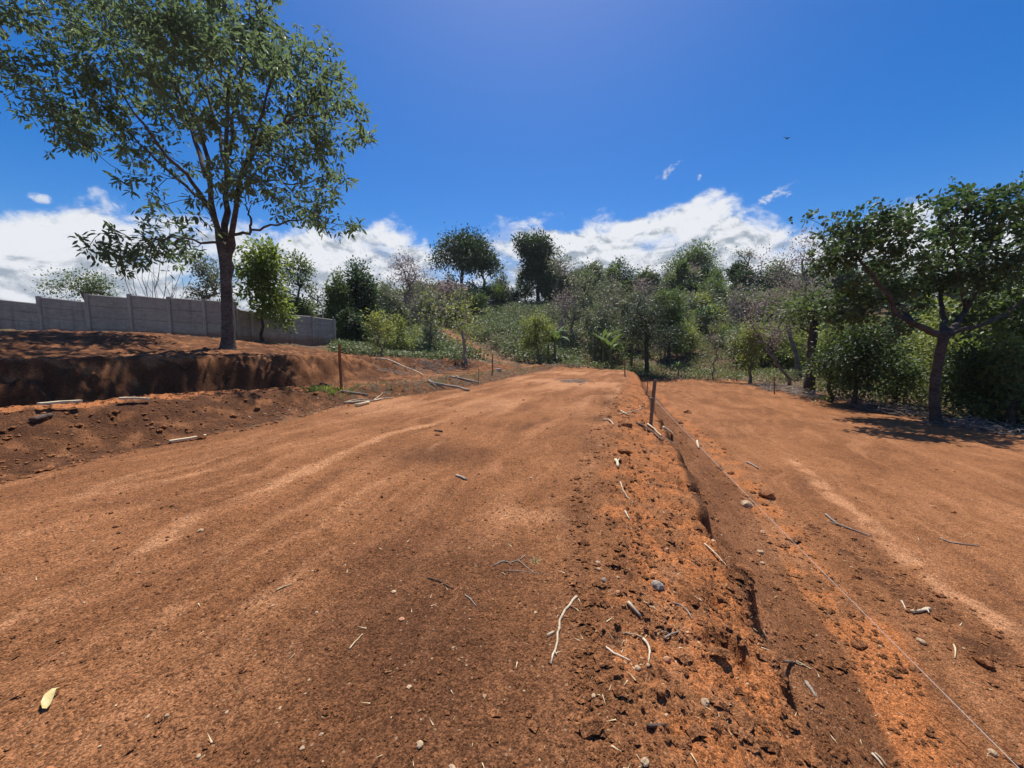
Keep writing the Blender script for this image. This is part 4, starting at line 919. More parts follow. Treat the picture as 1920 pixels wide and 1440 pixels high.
# dry litter: flat chips
X, Y = scatter(16000, -6, 40, 26.5, 45, lambda x, y: ((y > 28 + .6 * fbm(x, y, 1, 2)) | (x > Xr(np.clip(y, 8.5, 24)) - .3)) & not_path(x, y, .5))
area_leaves('leaf_litter', X, Y, 1, .17, ML_DRY, .05, .05, 'dry fallen leaves and twigs along the far edge of the plots', 'leaf litter', up=1.5)
X, Y = scatter(9000, 8.5, 22, 7, 27, lambda x, y: (x > Xr(np.clip(y, 8.5, 27)) - .25 + .3 * fbm(x, y, 2, 2)))
area_leaves('leaf_litter', X, Y, 1, .11, ML_DRY, .05, .04, 'dry leaves and chips on the right edge of the lower plot', 'leaf litter', up=1.5)
X, Y = scatter(12000, -9, 3, 8, 29, lambda x, y: np.abs((Xb(y) - x) * .93 - .25) < .35 + .35 * rng.random(len(x)) * (y > 10))
area_leaves('leaf_litter', X, Y, 1, .085, ML_DRY, .03, .03, 'dry straw and leaves along the foot of the left berm', 'leaf litter', up=1.5, tmpl=3)
# dry grass on the berm
def grass(name, X, Y, per, hgt, mat, label):
    z = H(X, Y); n = len(X) * per; k = np.repeat(np.arange(len(X)), per); off = rng.normal(0, .05, (n, 2))
    P = np.stack([X[k] + off[:, 0], Y[k] + off[:, 1], z[k]], 1); D = np.stack([off[:, 0] * 8, off[:, 1] * 8, np.full(n, .9)], 1)
    tag(obj(name, leaves_mesh(name, P, D, hgt * rng.uniform(.5, 1.3, n), mat, rng.random(n), 0, 0, 3, .55)), label, 'grass', kind='stuff')
X, Y = scatter(2600, -9, 4, 10, 28, lambda x, y: (np.abs((Xb(y) - x) * .93 - 1.0) < .6) & (fbm(x, y, .9, 2) > -.1))
grass('dry_grass', X, Y, 8, .13, ML_WEED, 'short half-dry grass along the top of the left berm')
p = G(612, 732); X, Y = rng.normal(p[0], .25, 60), rng.normal(p[1], .25, 60)
grass('grass_tuft', X, Y, 8, .16, ML_BRIGHT, 'small green grass patch beside the red-brown stake on the berm')

# ------------------------------------------------------------------ concrete wall
def wall(name, label, stations, slabs=4, group=None):
    """stations: (x, y, z_top) of each post; bays keep the top of their left post, lowered by the slope in the list"""
    p0 = np.array(stations[0][:2]); root = empty(name, (p0[0], p0[1], gz(*p0)), label, 'wall', group)
    o = np.array([p0[0], p0[1], root.location.z])
    for (x, y, zt, _) in stations:
        zb = gz(x, y) - .3; mb = MB(); mb.box(np.array([x, y, (zb + zt + .04) / 2]) - o, (.17, .17, zt + .04 - zb))
        obj('post', mb.mesh('post', M_CONC2), root)
    for (a, b) in zip(stations[:-1], stations[1:]):
        A, B = np.array(a[:2]), np.array(b[:2]); d = B - A; L = np.linalg.norm(d); d /= L; nrm = np.array([-d[1], d[0]])
        zl, zr = a[3]
        zb = min(gz(*A), gz(*B)) - .1; hs = (min(zl, zr) - zb) / slabs
        for s in range(slabs):
            e = .09; pa = A + d * e; pb = B - d * e; mb = MB(); g = 0.0
            l0, r0 = zl - (slabs - s) * hs, zr - (slabs - s) * hs; l1, r1 = l0 + hs - g, r0 + hs - g
            th = .04; c = .03; V = []
            for (q, z0, z1) in ((pa, l0, l1), (pb, r0, r1)):
                for (off, zz) in ((-th + c, z0), (-th, z0 + c), (-th, z1 - c), (-th + c, z1), (th - c, z1), (th, z1 - c), (th, z0 + c), (th - c, z0)):
                    w = q + nrm * off; V.append((w[0] - o[0], w[1] - o[1], zz - o[2]))
            F = [(i, (i + 1) % 8, 8 + (i + 1) % 8, 8 + i) for i in range(8)] + [tuple(range(7, -1, -1)), tuple(range(8, 16))]
            mb.add(V, F); obj('panel', mb.mesh('panel', M_CONC), root)
def on_line(u, A, B):
    d = ray(u, 600); k = d[0] / d[1]; A = np.array(A); B = np.array(B); t = (k * A[1] - A[0]) / ((B[0] - A[0]) - k * (B[1] - A[1])); return A + t * (B - A)
def stations(A, B, us, tops):
    out = []
    for i, u in enumerate(us):
        q = on_line(u, A, B); pt = AT(u, tops[i][0], q[1])[2]
        if i < len(us) - 1:
            q2 = on_line(us[i + 1], A, B); zr = AT(us[i + 1], tops[i][1], q2[1])[2]
            pl = AT(u, tops[i][0], q[1])[2]
        else: pl, zr = pt, pt
        prev = AT(u, tops[i - 1][1], q[1])[2] if i else pt
        out.append((q[0], q[1], max(pt, prev), (pl, zr)))
    return out
A, B = (-23.2, 20.0), (-17.7, 22.2)
wall('concrete_wall', 'long grey concrete panel wall stepping along the terrace left of the tall tree', stations(A, B, [-75, -5, 78, 168, 247, 320, 385, 441], [(555, 560), (561, 569), (557, 566), (552, 558), (553, 560), (558, 563), (562, 567), (567, 567)]))
C = on_line(443, A, B); E = AT(627, 645, 29.0)[:2]
wall('concrete_wall', 'grey concrete wall run falling away to the right behind the bright leafy tree', stations(C, E, [445, 472, 494, 543, 585, 626], [(580, 584), (584, 587), (586, 591), (590, 593), (594, 599), (601, 601)]))
A3, B3 = AT(530, 600, 32)[:2], AT(604, 600, 35.5)[:2]
wall('concrete_wall', 'short stepped concrete wall farther back, showing over the end of the nearer wall', stations(A3, B3, [530, 556, 580, 603], [(572, 573), (579, 581), (588, 590), (590, 590)]))

# ------------------------------------------------------------------ stakes and string
def stake(u, v_base, v_top, w, mat, label, u_top=None, name='wooden_stake', D=None, square=True, sink=.15):
    g = G(u, v_base) if D is None else np.array([*AT(u, v_base, D)[:2], 0]); 
    if D is not None: g[2] = gz(g[0], g[1])
    top = AT(u_top if u_top is not None else u, v_top, g[1]); h = top - g
    mb = MB(); n = 5; t = np.linspace(-sink / max(h[2], .2), 1, n)
    P = g[None] * 0 + h[None] * t[:, None] + rng.normal(0, .003, (n, 3))
    mb.tube(P, w * .36 * (1.2 if square else 1) * np.array([1, 1, 1, 1, .96]), 4 if square else 7, .03)
    o = obj(name, mb.mesh(name, mat), None, g); return tag(o, label, 'stake'), g, top
_, s1, s1t = stake(640, 731, 646, .10, M_STAKE, 'thick red-brown wooden stake standing on the left berm', 636)
stake(923, 701, 664, .075, M_STAKEG, 'dark thin stake on the far left berm, beside the pale block', 924)
stake(897, 716, 692, .045, M_STAKEY, 'thin short yellowish stake next to the dark logs on the berm', 898)
_, s2, s2t = stake(1220, 796, 712, .10, M_STAKEG, 'weathered square stake leaning on the slope between both plots, string tied to it', 1228)
stake(1213, 741, 713, .04, M_STAKE, 'thin rusty stake just behind the leaning square stake', 1215)
stake(1172, 706, 672, .08, M_STAKEG, 'dark far stake at the end of the upper plot', 1171)
stake(1452, 739, 706, .085, M_STAKE, 'short brown stake at the back edge of the lower plot', 1452)
stake(1205, 700, 682, .06, M_STAKEG, 'small stump-like stake in the shade below the dense dark tree', 1205)
# string
ta = s2 + (s2t - s2) * .60; e = PZ(1960, 1490, ZR + .12); end = np.array([e[0], e[1], ZR + .12])
tt = np.linspace(0, 1, 60)[:, None]; P = ta + (end - ta) * tt; P[:, 2] -= .03 * 4 * (tt * (1 - tt))[:, 0]
mb = MB(); mb.tube(P, .0024, 5); 
th = np.linspace(0, 6.28 * 2, 24); dS = s2t - s2; mb.tube(np.stack([ta[0] + .066 * np.cos(th), ta[1] + .066 * np.sin(th), ta[2] + np.linspace(-.012, .012, 24)], 1), .003, 4)
tag(obj('string', mb.mesh('string', M_STRING, True)), 'taut white builder\'s string running from the leaning stake down the lower plot', 'string')

# ------------------------------------------------------------------ sticks, logs, boards
def ground_pts(px, lift):
    return np.array([G(u, v) + np.array([0, 0, lift]) for u, v in px])
def resample(P, n):
    s = np.concatenate([[0], np.cumsum(np.linalg.norm(np.diff(P, axis=0), axis=1))]); t = np.linspace(0, s[-1], n)
    return np.stack([np.interp(t, s, P[:, c]) for c in range(3)], 1)
def stick(px, rad, mat, label, forks=(), name='stick', cat='stick', taper=.45, n=12, lift=None, rough=.12, k=6):
    P = resample(ground_pts(px, rad * .9 if lift is None else lift), n)
    Lg = np.linalg.norm(P[-1] - P[0])
    # straight wood bridges the dips of the ground: keep the heights near their upper envelope
    zz = P[:, 2]; ch = np.interp(np.linspace(0, 1, n), [0, 1], [zz[0], zz[-1]]); P[:, 2] = np.maximum(zz, .5 * zz + .5 * ch)
    P[1:-1] += rng.normal(0, min(.012, .006 * Lg), (n - 2, 3)) * np.array([1, 1, .3])
    o0 = P[0].copy(); mb = MB(); mb.tube(P - o0, rad * (1 - taper * np.linspace(0, 1, n)), k, rough)
    for f in forks:
        Q = resample(ground_pts(f, rad * 1.2), 6) - o0; mb.tube(Q, rad * .6 * (1 - .6 * np.linspace(0, 1, 6)), 5, rough)
    return tag(obj(name, mb.mesh(name, mat, True), None, o0), label, cat)
stick([(1081, 1120), (1064, 1138), (1052, 1162), (1046, 1190), (1041, 1222), (1037, 1232), (1033, 1247)], .0085, M_DRYW, 'long pale crooked stick lying on bare soil, forked at its near end', [[(1040, 1224), (1044, 1231)]], k=7)
stick([(1026, 1194), (1039, 1186)], .008, M_DRYW, 'stubby pale wood chip left of the long crooked stick', taper=.2, n=4)
stick([(1177, 1131), (1187, 1143), (1196, 1152), (1201, 1158)], .012, M_DRYW, 'thick short pale stick below the grey stone at the slope crest', taper=.5, n=6)
stick([(1133, 1214), (1150, 1226), (1165, 1233), (1181, 1241)], .007, M_DRYW, 'straight thin pale twig left of the hooked twig')
stick([(1205, 1199), (1213, 1211), (1218, 1228), (1216, 1244)], .008, M_DRYW, 'hooked pale twig ending at a round pebble', [[(1205, 1199), (1190, 1192), (1165, 1188)]])
stick([(1246, 1199), (1258, 1192), (1270, 1187), (1281, 1180)], .007, M_GREYW, 'forked grey twig at the crest right of the hooked twig', [[(1256, 1193), (1251, 1188), (1228, 1183)]])
stick([(1212, 1363), (1228, 1363), (1246, 1362)], .008, M_DARKW, 'short dark stick lying level near the bottom of the picture', taper=.1, n=5)
stick([(1320, 1020), (1335, 1036), (1350, 1051), (1363, 1063)], .007, M_DRYW, 'long straw-thin twig high on the slope face', taper=.5)
stick([(1264, 1132), (1276, 1139), (1290, 1150), (1298, 1162)], .006, M_GREYW, 'wavy grey root right of the grey stone')
stick([(1548, 966), (1560, 977), (1572, 986), (1590, 992), (1610, 999), (1634, 1007)], .016, M_GREYW, 'grey dry branch with a split end on the lower plot', [[(1572, 986), (1560, 982), (1550, 978)]], taper=.6, k=7)
stick([(1763, 1009), (1775, 1016), (1800, 1020), (1836, 1024)], .008, M_GREYW, 'thin bent twig at the right of the lower plot')
stick([(1453, 1242), (1470, 1244), (1486, 1243)], .011, M_STAKEG, 'broken stick with a frayed yellow end poking out of the slope', taper=.1, n=6)
stick([(1484, 1243), (1495, 1241), (1510, 1250), (1522, 1256)], .006, M_STRAW, 'frayed yellow fibres at the end of the broken stick on the slope', [[(1490, 1243), (1500, 1248), (1512, 1247)]], name='frayed_fibre', cat='fibre')
stick([(1709, 1150), (1722, 1148), (1732, 1146), (1743, 1143)], .017, M_DRYW, 'splintered pale wood chunk among dark clods of the lower plot', [[(1738, 1145), (1742, 1153)]], taper=.3, n=7, rough=.25)
stick([(1511, 1281), (1521, 1296), (1531, 1311)], .012, M_GREYW, 'pale flat splinter low on the slope face', taper=.2, n=5)
stick([(1634, 1414), (1645, 1426), (1656, 1440)], .009, M_DRYW, 'pale splinter at the slope foot, bottom of the picture', [[(1640, 1414), (1652, 1425), (1662, 1438)]], n=6)
stick([(855, 893), (865, 896), (875, 901)], .014, M_GREYW, 'short knobbly stick alone in the middle of the upper plot', taper=.15, n=5, rough=.2)
stick([(815, 808), (823, 809), (830, 810)], .016, M_DARKW, 'small dark stick farther up the upper plot', taper=.1, n=5)
stick([(803, 716), (815, 722), (835, 727), (858, 731), (880, 734)], .05, M_GREYW, 'thicker grey log lying down the left berm', [[(806, 718), (818, 727), (832, 732)]], name='log', cat='log', taper=.25, k=9)
stick([(843, 708), (858, 710), (875, 714), (898, 719)], .045, M_GREYW, 'thinner grey log beside the yellowish stake', [[(862, 711), (856, 707), (852, 706)]], name='log', cat='log', taper=.3, k=8)
stick([(704, 674), (722, 674), (742, 681), (760, 694), (778, 702), (796, 706)], .045, M_DRYW, 'long pale curved branch sliding down the bank right of the thick stake', taper=.6, name='branch', cat='branch')
stick([(646, 757), (670, 755), (700, 753), (722, 748), (736, 748)], .032, M_DRYW, 'pale dead branch at the foot of the berm right of the thick stake', [[(700, 753), (715, 742), (718, 738)], [(646, 757), (662, 752), (690, 749)]], taper=.4, name='branch', cat='branch')
stick([(668, 763), (680, 760), (692, 757)], .05, M_PLANK, 'short pale split of wood in front of the dead branch', taper=.2, n=5)
stick([(1193, 794), (1210, 804), (1225, 814), (1242, 829)], .026, M_DARKW, 'dark branch stuck in the slope at the leaning stake', taper=.5, n=8)
stick([(1214, 796), (1228, 808), (1240, 820), (1270, 836)], .02, M_DRYW, 'long pale root running down from the leaning stake', taper=.6)
stick([(1244, 804), (1252, 810), (1260, 815)], .035, M_PLANK, 'stubby pale wood piece on the slope right of the leaning stake', taper=.2, n=5)
stick([(1162, 771), (1172, 777), (1180, 780)], .022, M_DRYW, 'knot of pale dead roots at the crest left of the leaning stake', [[(1172, 777), (1185, 773), (1205, 768), (1198, 762)], [(1170, 775), (1164, 778), (1157, 778)]], taper=.3, n=6)
stick([(1130, 788), (1142, 788), (1148, 794), (1150, 798)], .018, M_DRYW, 'small pale twig at the edge of the upper plot near the roots')
stick([(1307, 828), (1308, 836), (1310, 842)], .03, M_PLANK, 'white scrap of wood under the string at the slope foot', taper=.3, n=4)
stick([(1153, 865), (1157, 870), (1159, 878)], .025, M_PLANK, 'white broken root at the slope crest', [[(1157, 870), (1162, 862)]], taper=.3, n=5)
stick([(1163, 905), (1168, 920), (1178, 935), (1188, 945)], .010, M_DRYW, 'thin curved root along the slope crest')
stick([(1172, 960), (1180, 975)], .011, M_DRYW, 'short straight twig on the crest below the curved root', n=4)
stick([(925, 1062), (940, 1053), (958, 1056), (975, 1050), (985, 1041)], .005, M_GREYW, 'thin wandering twig with side shoots left of the straw tuft', [[(972, 1052), (985, 1062), (1000, 1075), (1030, 1080)], [(945, 1071), (970, 1071), (1000, 1075)]], n=14)
stick([(802, 1085), (825, 1091), (835, 1098), (850, 1104)], .005, M_DARKW, 'thin dark bent twig on the bare soil of the upper plot')
stick([(872, 1116), (882, 1124), (893, 1137)], .004, M_GREYW, 'short thin grey twig below the dark bent twig')
stick([(655, 1218), (665, 1206), (680, 1190)], .005, M_STRAW, 'single straw lying slanted on the upper plot')
stick([(518, 1108), (532, 1101), (547, 1096)], .0055, M_STRAW, 'pale straw left of middle on the upper plot')
stick([(1400, 868), (1412, 873), (1422, 880)], .02, M_GREYW, 'grey root scrap at the slope foot near the string')
stick([(640, 735), (670, 739), (690, 741)], .03, M_GREYW, 'thin pole on the berm right at the thick stake foot', taper=.4)
stick([(600, 720), (615, 723), (640, 731)], .028, M_DARKW, 'thin pole on the berm left of the thick stake', taper=.4)
stick([(1690, 1128), (1695, 1136), (1698, 1145)], .009, M_DRYW, 'bent pale twig left of the splintered chunk', n=5)
stick([(1788, 1210), (1792, 1222), (1790, 1235)], .007, M_STRAW, 'curled straw by the string on the lower plot', n=5)
def board(px, w, th, mat, label, lift=.02):
    a, b = ground_pts(px, lift); d = b - a; L = np.linalg.norm(d); d /= L; n = np.cross([0, 0, 1], d); n /= np.linalg.norm(n); u = np.cross(d, n)
    mb = MB(); k = 5
    V = []; F = []
    for i in range(k):
        c = d * L * i / (k - 1); j = rng.normal(0, .004, 4); ww = w / 2 * (1 + j[0])
        for (sx, sz) in ((-1, 0), (1, 0), (1, 1), (-1, 1)): V.append(c + n * ww * sx + u * (th * sz + j[1]))
    for i in range(k - 1):
        for q in range(4): F.append((4 * i + q, 4 * i + (q + 1) % 4, 4 * i + 4 + (q + 1) % 4, 4 * i + 4 + q))
    F += [(3, 2, 1, 0), tuple(4 * (k - 1) + q for q in range(4))]
    mb.add(V, F); tag(obj('board', mb.mesh('board', mat), None, a), label, 'board')
board([(318, 831), (387, 819)], .075, .03, M_PLANK, 'white weathered board lying at the edge of the upper plot', .015)
board([(74, 771), (153, 765)], .12, .035, M_PLANK, 'longer yellow board on top of the left berm', .10)
board([(224, 757), (281, 757)], .11, .035, M_PLANK, 'shorter yellow board on top of the left berm, right of the longer one', .08)
stick([(60, 793), (78, 787), (96, 783)], .045, M_DARKW, 'dark stick in the soil under the longer yellow board', taper=.2, n=6)
# block
g = G(936, 696); mb = MB(); mb.box((0, 0, .07), (.30, .2, .15), jit=.004)
tag(obj('block', mb.mesh('block', simple_mat('pale_block', (.38, .33, .27), (.55, .49, .41), 18, .9, .004)), None, g), 'small pale block beside the dark stake on the far left berm', 'block')

# ------------------------------------------------------------------ stones, clods
def rock_mesh(name, r, mat, seed, flat=.7, rough=.28, sub=2):
    import bmesh
    bm = bmesh.new(); bmesh.ops.create_icosphere(bm, subdivisions=sub, radius=1)
    g = np.random.default_rng(seed); ax = g.normal(0, 1, (7, 3)); ph = g.uniform(0, 6, 7); fr_ = g.uniform(1, 3.2, 7)
    sx, sy = g.uniform(.8, 1.25), g.uniform(.75, 1.1)
    for v in bm.verts:
        c = np.array(v.co); s = 1 + rough * sum(math.sin(fr_[i] * (c @ ax[i]) + ph[i]) for i in range(7)) / 3.2 + g.normal(0, rough * .12)
        v.co = (c[0] * s * sx * r, c[1] * s * sy * r, c[2] * s * flat * r)
    me = bpy.data.meshes.new(name); bm.to_mesh(me); bm.free(); me.materials.append(mat)
    return me
def stone(u, v, wpx, mat, label, name='stone', cat='stone', flat=.75, rough=.25, sink=.3):
    g = G(u, v + wpx * .3); r = wpx / 2 * g[1] / FPX * 1.05
    o = obj(name, rock_mesh(name, r, mat, int(u * 7 + v), flat, rough), None, g + np.array([0, 0, r * flat * (1 - sink * 2) + .0])); o.rotation_euler.z = rng.uniform(0, 6)
    return tag(o, label, cat)
stone(1232, 1094, 24, M_STONEG, 'grey angular stone on the slope crest, the largest there')
stone(1400, 943, 19, M_STONE, 'pale round stone at the foot of the slope by the string')
stone(1430, 996, 9, M_STONEO, 'small orange-pink stone down the lower plot from the pale round one')
stone(787, 1391, 19, M_STONE, 'flat yellowish stone on the bare soil at the bottom of the picture', flat=.5)
stone(1158, 1109, 11, M_STONEO, 'orange pebble left of the grey angular stone')
stone(1250, 1235, 13, M_STONEO, 'tan pebble right of the hooked twig')
stone(1196, 1251, 11, M_STONE, 'whitish pebble left of the hooked twig end')
stone(1215, 1246, 8, M_STONE, 'tiny round pebble at the end of the hooked twig')
stone(1322, 1314, 14, M_STONE, 'pale crumbly stone on the lower slope')
stone(1209, 1426, 16, M_STONE, 'white stone at the very bottom edge of the upper plot')
stone(1113, 1302, 9, M_STONE, 'pale oval pebble near the crest, above the dark level stick', flat=.45)
stone(1728, 1201, 13, M_STONE, 'cream stone by the string on the lower plot')
stone(1860, 1408, 14, M_STONE, 'cream stone beside the string at the bottom right')
stone(752, 1158, 10, M_STONEO, 'flat pinkish flake on the upper plot', flat=.3)
stone(1250, 1030, 10, M_STONEO, 'brown pebble on the crest above the grey angular stone')
stone(1265, 1110, 6, M_STONE, 'tiny pale pebble right of the grey angular stone')
stone(313, 1340, 8, M_STONE, 'tiny pale pebble right of the yellow leaf')
stone(372, 1416, 7, M_STONE, 'tiny white pebble at the bottom left')
stone(567, 1400, 9, M_STONE, 'oval cream pebble at the bottom left of middle', flat=.5)
stone(1121, 1053, 10, M_STONE, 'white stone chip at the crest, upper of three in a row')
stone(1122, 1066, 8, M_STONE, 'white stone chip at the crest, middle of three in a row')
stone(1132, 1086, 11, M_STONEG, 'grey-white stone chip at the crest, lowest of three in a row')
stone(1425, 1033, 10, M_STONE, 'pale pebble at the slope foot below the pale round stone')
stone(1430, 1055, 8, M_STONE, 'pinkish pebble at the slope foot, next below')
cl = [(1440, 925, 26, 'dark crumbly clod on the lower plot right of the pale round stone'), (1412, 921, 10, 'small dark clod left of the crumbly one'), (1463, 1019, 14, 'dark clod by the orange-pink stone'), (1608, 1203, 26, 'dark clod left of the string, lower down the plot'), (1668, 968, 9, 'small clod above the grey dry branch'),
      (1842, 1236, 26, 'dark flat clod at the right of the string'), (1535, 1088, 10, 'reddish clod on the lower plot'), (1672, 1091, 14, 'dark clod below the grey dry branch'), (1695, 1357, 16, 'dark clod on the orange crust'), (1607, 1080, 12, 'dark clod between the branch and the string'),
      (1172, 1290, 20, 'dark round clod below the hooked twig'), (1160, 1262, 18, 'dark clod under the whitish pebble'), (1237, 1291, 20, 'dark clod on the slope near the bottom'), (1176, 950, 15, 'dark red clod on the slope crest'), (1240, 1022, 14, 'dark clod high on the slope'), (1168, 842, 22, 'dark clod at the crest near the white root'), (1172, 790, 26, 'big dark clod under the knot of roots'),
      (820, 813, 11, 'small dark clod beside the small dark stick'), (1900, 1420, 26, 'dark clod under the string at the bottom right corner'), (1345, 872, 12, 'clod at the slope foot below the white scrap'), (1372, 885, 13, 'clod at the slope foot above the pale round stone'), (1288, 770, 14, 'reddish clod at the slope foot beyond the leaning stake'), (1276, 790, 12, 'reddish clod at the slope foot beside the leaning stake')]
for (u, v, w, lab) in cl: stone(u, v, w, M_CLOD, lab, 'soil_clod', 'clod', .6, .4, .35)

# fields of small clods and crumbs (stuff)
def rock_field(name, X, Y, size, mat, label, cat, flat=.65):
    protos = []
    g = np.random.default_rng(5)
    base = np.array([(1, 0, 0), (-1, 0, 0), (0, 1, 0), (0, -1, 0), (0, 0, 1), (0, 0, -.6), (.6, .6, .45), (-.6, .6, .5), (.6, -.6, .4), (-.6, -.6, .5)])
    F = np.array([(4, 0, 6), (4, 6, 2), (4, 2, 7), (4, 7, 1), (4, 1, 9), (4, 9, 3), (4, 3, 8), (4, 8, 0), (5, 6, 0), (5, 2, 6), (5, 7, 2), (5, 1, 7), (5, 9, 1), (5, 3, 9), (5, 8, 3), (5, 0, 8)])
    n = len(X); Z = H(X, Y); th = g.uniform(0, 6.28, n); c, s = np.cos(th), np.sin(th)
    V = base[None] * g.uniform(.7, 1.25, (n, 10, 1)) * g.uniform(.75, 1.25, (n, 1, 3)) * np.array([1, 1, flat])
    V = np.stack([V[..., 0] * c[:, None] - V[..., 1] * s[:, None], V[..., 0] * s[:, None] + V[..., 1] * c[:, None], V[..., 2]], -1) * size[:, None, None]
    V += np.stack([X, Y, Z + size * flat * .25], 1)[:, None]
    idx = (F[None] + (np.arange(n) * 10)[:, None, None]).ravel()
    tag(obj(name, mesh_from(name, V.reshape(-1, 3), 3, idx, mat)), label, cat, kind='stuff')
def t_of(x, y): return (x - Xc(y)) / np.maximum(Xt(y) - Xc(y), .5)
def near_scatter(n, f, rmax=14, rmin=1.2):
    r = np.exp(rng.uniform(math.log(rmin), math.log(rmax), n)); a = rng.uniform(R(-60), R(60), n); x, y = r * np.sin(a), r * np.cos(a); m = f(x, y); return x[m], y[m]
X, Y = near_scatter(42000, lambda x, y: (t_of(x, y) > -.12) & (t_of(x, y) < 1.25) & (rng.random(len(x)) < .25 + .6 * (fbm(x, y, 2.2, 2, ox=9) > 0)))
rock_field('soil_crumbs', X, Y, np.exp(rng.normal(math.log(.009), .55, len(X))) * (1 + .06 * np.hypot(X, Y)), M_CLOD, 'loose soil crumbs on the slope between the plots', 'soil')
cp = [PZ(1545, 990, ZR), PZ(1640, 1060, ZR), PZ(1740, 1140, ZR), PZ(1850, 1230, ZR)]
X, Y = near_scatter(60000, lambda x, y: (t_of(x, y) > 1.1) & (rng.random(len(x)) < np.exp(-(poly_dist(x, y, cp) / .32) ** 2) + .03))
rock_field('soil_crumbs', X, Y, np.exp(rng.normal(math.log(.010), .5, len(X))), M_CLOD, 'trail of dark crumbs across the lower plot', 'soil')
X, Y = near_scatter(30000, lambda x, y: ((Xb(y) - x) > -.3) & ((Xb(y) - x) < 3.0) & (rng.random(len(x)) < .8), 20, 4)
rock_field('soil_crumbs', X, Y, np.exp(rng.normal(math.log(.017), .55, len(X))), M_CLOD, 'loose crumbs on the left berm', 'soil')
X, Y = near_scatter(14000, lambda x, y: (t_of(x, y) < 0) & (Xb(y) < x))
rock_field('soil_crumbs', X, Y, np.exp(rng.normal(math.log(.0045), .5, len(X))) * (1 + .05 * np.hypot(X, Y)), M_CLOD, 'fine crumbs over the upper plot', 'soil')
X, Y = near_scatter(380, lambda x, y: (Xb(y) < x) & (x < Xr(np.clip(y, 8.5, 24))), 24)
rock_field('gravel', X, Y, np.exp(rng.normal(math.log(.0055), .45, len(X))) * (1 + .05 * np.hypot(X, Y)), M_STONE, 'tiny pale pebbles strewn over both plots', 'gravel', .5)
# straw fragments
def straw_field(name, X, Y, size, mat, label):
    n = len(X); th = rng.uniform(0, 6.28, n); P = np.stack([X, Y, H(X, Y) + .006], 1); D = np.stack([np.cos(th), np.sin(th), 0 * th], 1) * 4
    tag(obj(name, leaves_mesh(name, P, D, size, mat, rng.random(n), 2.0, 0, 3, .5)), label, 'straw', kind='stuff')
X, Y = near_scatter(2300, lambda x, y: (Xb(y) < x) & (x < Xr(np.clip(y, 8.5, 24))) & (rng.random(len(x)) < .22 + .6 * (t_of(x, y) > -.1)), 20)
straw_field('straw_bits', X, Y, (.016 + .04 * rng.random(len(X)) ** 3) * (1 + .05 * np.hypot(X, Y)), M_STRAW, 'straw and root fragments scattered on the soil')
X, Y = scatter(520, 1.5, 14, 4.5, 26, lambda x, y: (t_of(x, y) > 1.05) & (x < Xr(np.clip(y, 8.5, 24)) - .2) & (fbm(x, y, .4, 2) > -.35))
straw_field('wood_chips', X, Y, .03 + .07 * rng.random(len(X)) ** 2, M_STRAW, 'pale wood chips and straw strewn over the lower plot')
X, Y = scatter(260, -6, 7, 6, 27, lambda x, y: (t_of(x, y) < 0) & (Xb(y) < x))
straw_field('wood_chips', X, Y, .03 + .06 * rng.random(len(X)) ** 2, M_STRAW, 'pale wood chips and straw strewn over the far upper plot')
X, Y = scatter(5000, -16, 1, 12, 29, lambda x, y: ((Xb(y) - x) > 1.5) & ((Xb(y) - x) < 9) & (fbm(x, y, .5, 2, ox=3) > .05))
area_leaves('leaf_litter', X, Y, 1, .10, ML_DRY, .04, .03, 'dry leaves, roots and chips on the red slope below the wall', 'leaf litter', up=1.2, tmpl=3)
p = G(1003, 1053); X, Y = rng.normal(p[0], .016, 120), rng.normal(p[1], .016, 120)
n = len(X); P = np.stack([X, Y, H(X, Y)], 1); D = np.stack([(X - p[0]) * 40, (Y - p[1]) * 40, np.full(n, .5)], 1)
tag(obj('straw_tuft', leaves_mesh('straw_tuft', P, D, .035 * rng.uniform(.6, 1.2, n), M_YLEAF, None, 0, 0, 3, .35)), 'small yellow straw tuft on the bare upper plot', 'straw tuft')
p = G(1160, 1212); X, Y = rng.normal(p[0], .03, 90), rng.normal(p[1], .03, 90); n = 90
P = np.stack([X, Y, H(X, Y) + .004], 1); D = np.stack([(X - p[0]) * 30, (Y - p[1]) * 30, np.full(n, .15)], 1)
tag(obj('straw_tuft', leaves_mesh('straw_tuft', P, D, .06 * rng.uniform(.5, 1.2, n), M_STRAW, None, 0, 0, 3, .2)), 'flattened pale root tuft above the straight thin twig', 'straw tuft')
# yellow leaf
px = [(88, 1333), (90, 1322), (95, 1312), (103, 1304), (114, 1297)]
P = ground_pts(px, .012); w = np.array([.012, .019, .018, .013, .003]); P[:, 2] += np.array([.0, .006, .012, .012, .0])
sd_ = np.cross(np.gradient(P, axis=0), [0, 0, 1]); sd_ /= np.linalg.norm(sd_, axis=1)[:, None]
V = np.vstack([P - sd_ * w[:, None] + [0, 0, .010], P, P + sd_ * w[:, None] + [0, 0, .012]]) ; o0 = P[0].copy()
F = []
for i in range(4): F += [(i, i + 1, 6 + i, 5 + i), (5 + i, 6 + i, 11 + i, 10 + i)]
tag(obj('fallen_leaf', mesh_from('fallen_leaf', V - o0, 4, np.array(F).ravel(), M_YLEAF, True), None, o0), 'curled yellow dry leaf on the soil at the lower left', 'leaf')

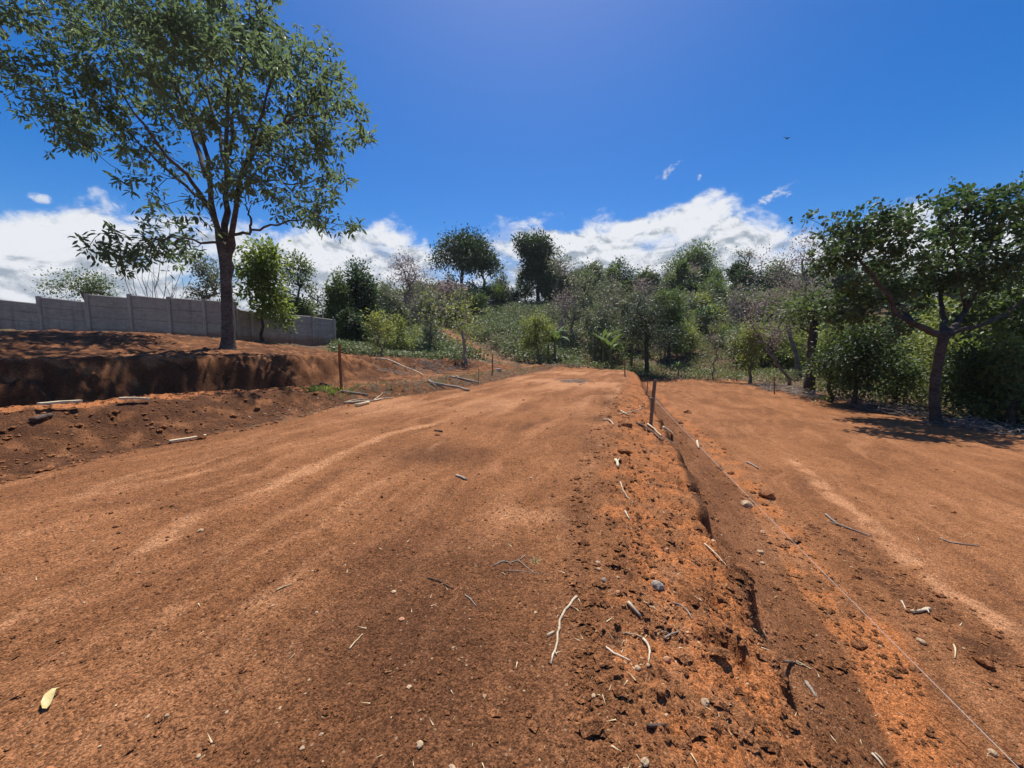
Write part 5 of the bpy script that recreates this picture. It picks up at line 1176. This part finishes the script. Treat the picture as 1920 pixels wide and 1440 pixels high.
# --- brush piles
def brush(px, n, L, label, mat=M_GREYW, hz=.35):
    c = np.array([G(u, v) for u, v in px]); o0 = c[0].copy(); mb = MB()
    for k in range(n):
        i = rng.integers(0, len(c) - 1); t = rng.random(); p = c[i] * (1 - t) + c[i + 1] * t + np.array([rng.normal(0, .35), rng.normal(.3, .4), 0])
        p[2] = gz(p[0], p[1]) + abs(rng.normal(0, hz * .5)); th = rng.uniform(0, 6.28); d = np.array([math.cos(th), math.sin(th), rng.normal(0, .25)]) * L * rng.uniform(.4, 1)
        q = np.stack([p - d / 2, p + rng.normal(0, .05, 3), p + d / 2]); q[:, 2] = np.maximum(q[:, 2], [gz(a, b) + .01 for a, b in q[:, :2]])
        mb.tube(q - o0, np.array([1, .8, .4]) * rng.uniform(.006, .017), 4, 0, False)
    tag(obj('brush_pile', mb.mesh('brush_pile', mat), None, o0), label, 'brush pile', kind='stuff')
brush([(1610, 760), (1660, 772), (1720, 782)], 260, .9, 'heap of dry brown branches between the black-green shrub and the broad-leaved trunk', M_TWIG)
brush([(1440, 730), (1490, 738), (1545, 750)], 240, .9, 'heap of pale dry branches at the back right corner of the lower plot')
brush([(780, 690), (830, 690), (880, 682)], 150, .8, 'scatter of dry sticks on the slope below the forked tree', M_TWIG, .2)
brush([(700, 688), (760, 700), (820, 700)], 60, .7, 'loose roots and sticks on the red slope right of the thick stake', M_GREYW, .04)
brush([(1060, 715), (1085, 718), (1095, 716)], 60, .5, 'thin scatter of dry twigs on the far upper plot', M_GREYW, .05)
brush([(1785, 795), (1840, 808), (1900, 818)], 120, .8, 'dry twigs under the shrubs at the right edge', M_TWIG, .25)

# --- bird
c = AT(1475, 260, 32); mb = MB(); mb.tube([(-.16, 0, 0), (-.08, 0, .01), (.04, 0, .01), (.12, 0, .02), (.18, 0, .02)], [.012, .04, .045, .03, .006], 7)
V = [(-.05, 0, .03), (.06, 0, .03), (.04, .2, .1), (-.05, .2, .1), (-.08, .38, .04), (.04, -.2, .1), (-.05, -.2, .1), (-.08, -.38, .04)]
mb.add(V, [(0, 1, 2, 3), (3, 2, 4), (1, 0, 6, 5), (5, 6, 7)]); mb.add([(-.15, .0, .01), (-.26, .05, .01), (-.26, -.05, .01)], [(0, 1, 2)])
o = obj('bird', mb.mesh('bird', M_BIRD), None, c); o.rotation_euler = (.4, .2, .5); tag(o, 'small dark bird in flight against the blue sky', 'bird')

# ------------------------------------------------------------------ haze
mh = bpy.data.materials.new('thin_haze'); mh.use_nodes = True; nt = mh.node_tree; nt.nodes.clear()
ho = nt.nodes.new('ShaderNodeOutputMaterial'); pv = nt.nodes.new('ShaderNodeVolumePrincipled'); pv.inputs['Density'].default_value = .00022
pv.inputs['Color'].default_value = (.86, .92, 1, 1); pv.inputs['Anisotropy'].default_value = .35
nt.links.new(pv.outputs[0], ho.inputs['Volume'])
mb = MB(); mb.box((0, 0, 13), (1300, 1300, 50)); h = obj('haze', mb.mesh('haze', mh)); tag(h, kind='stuff')
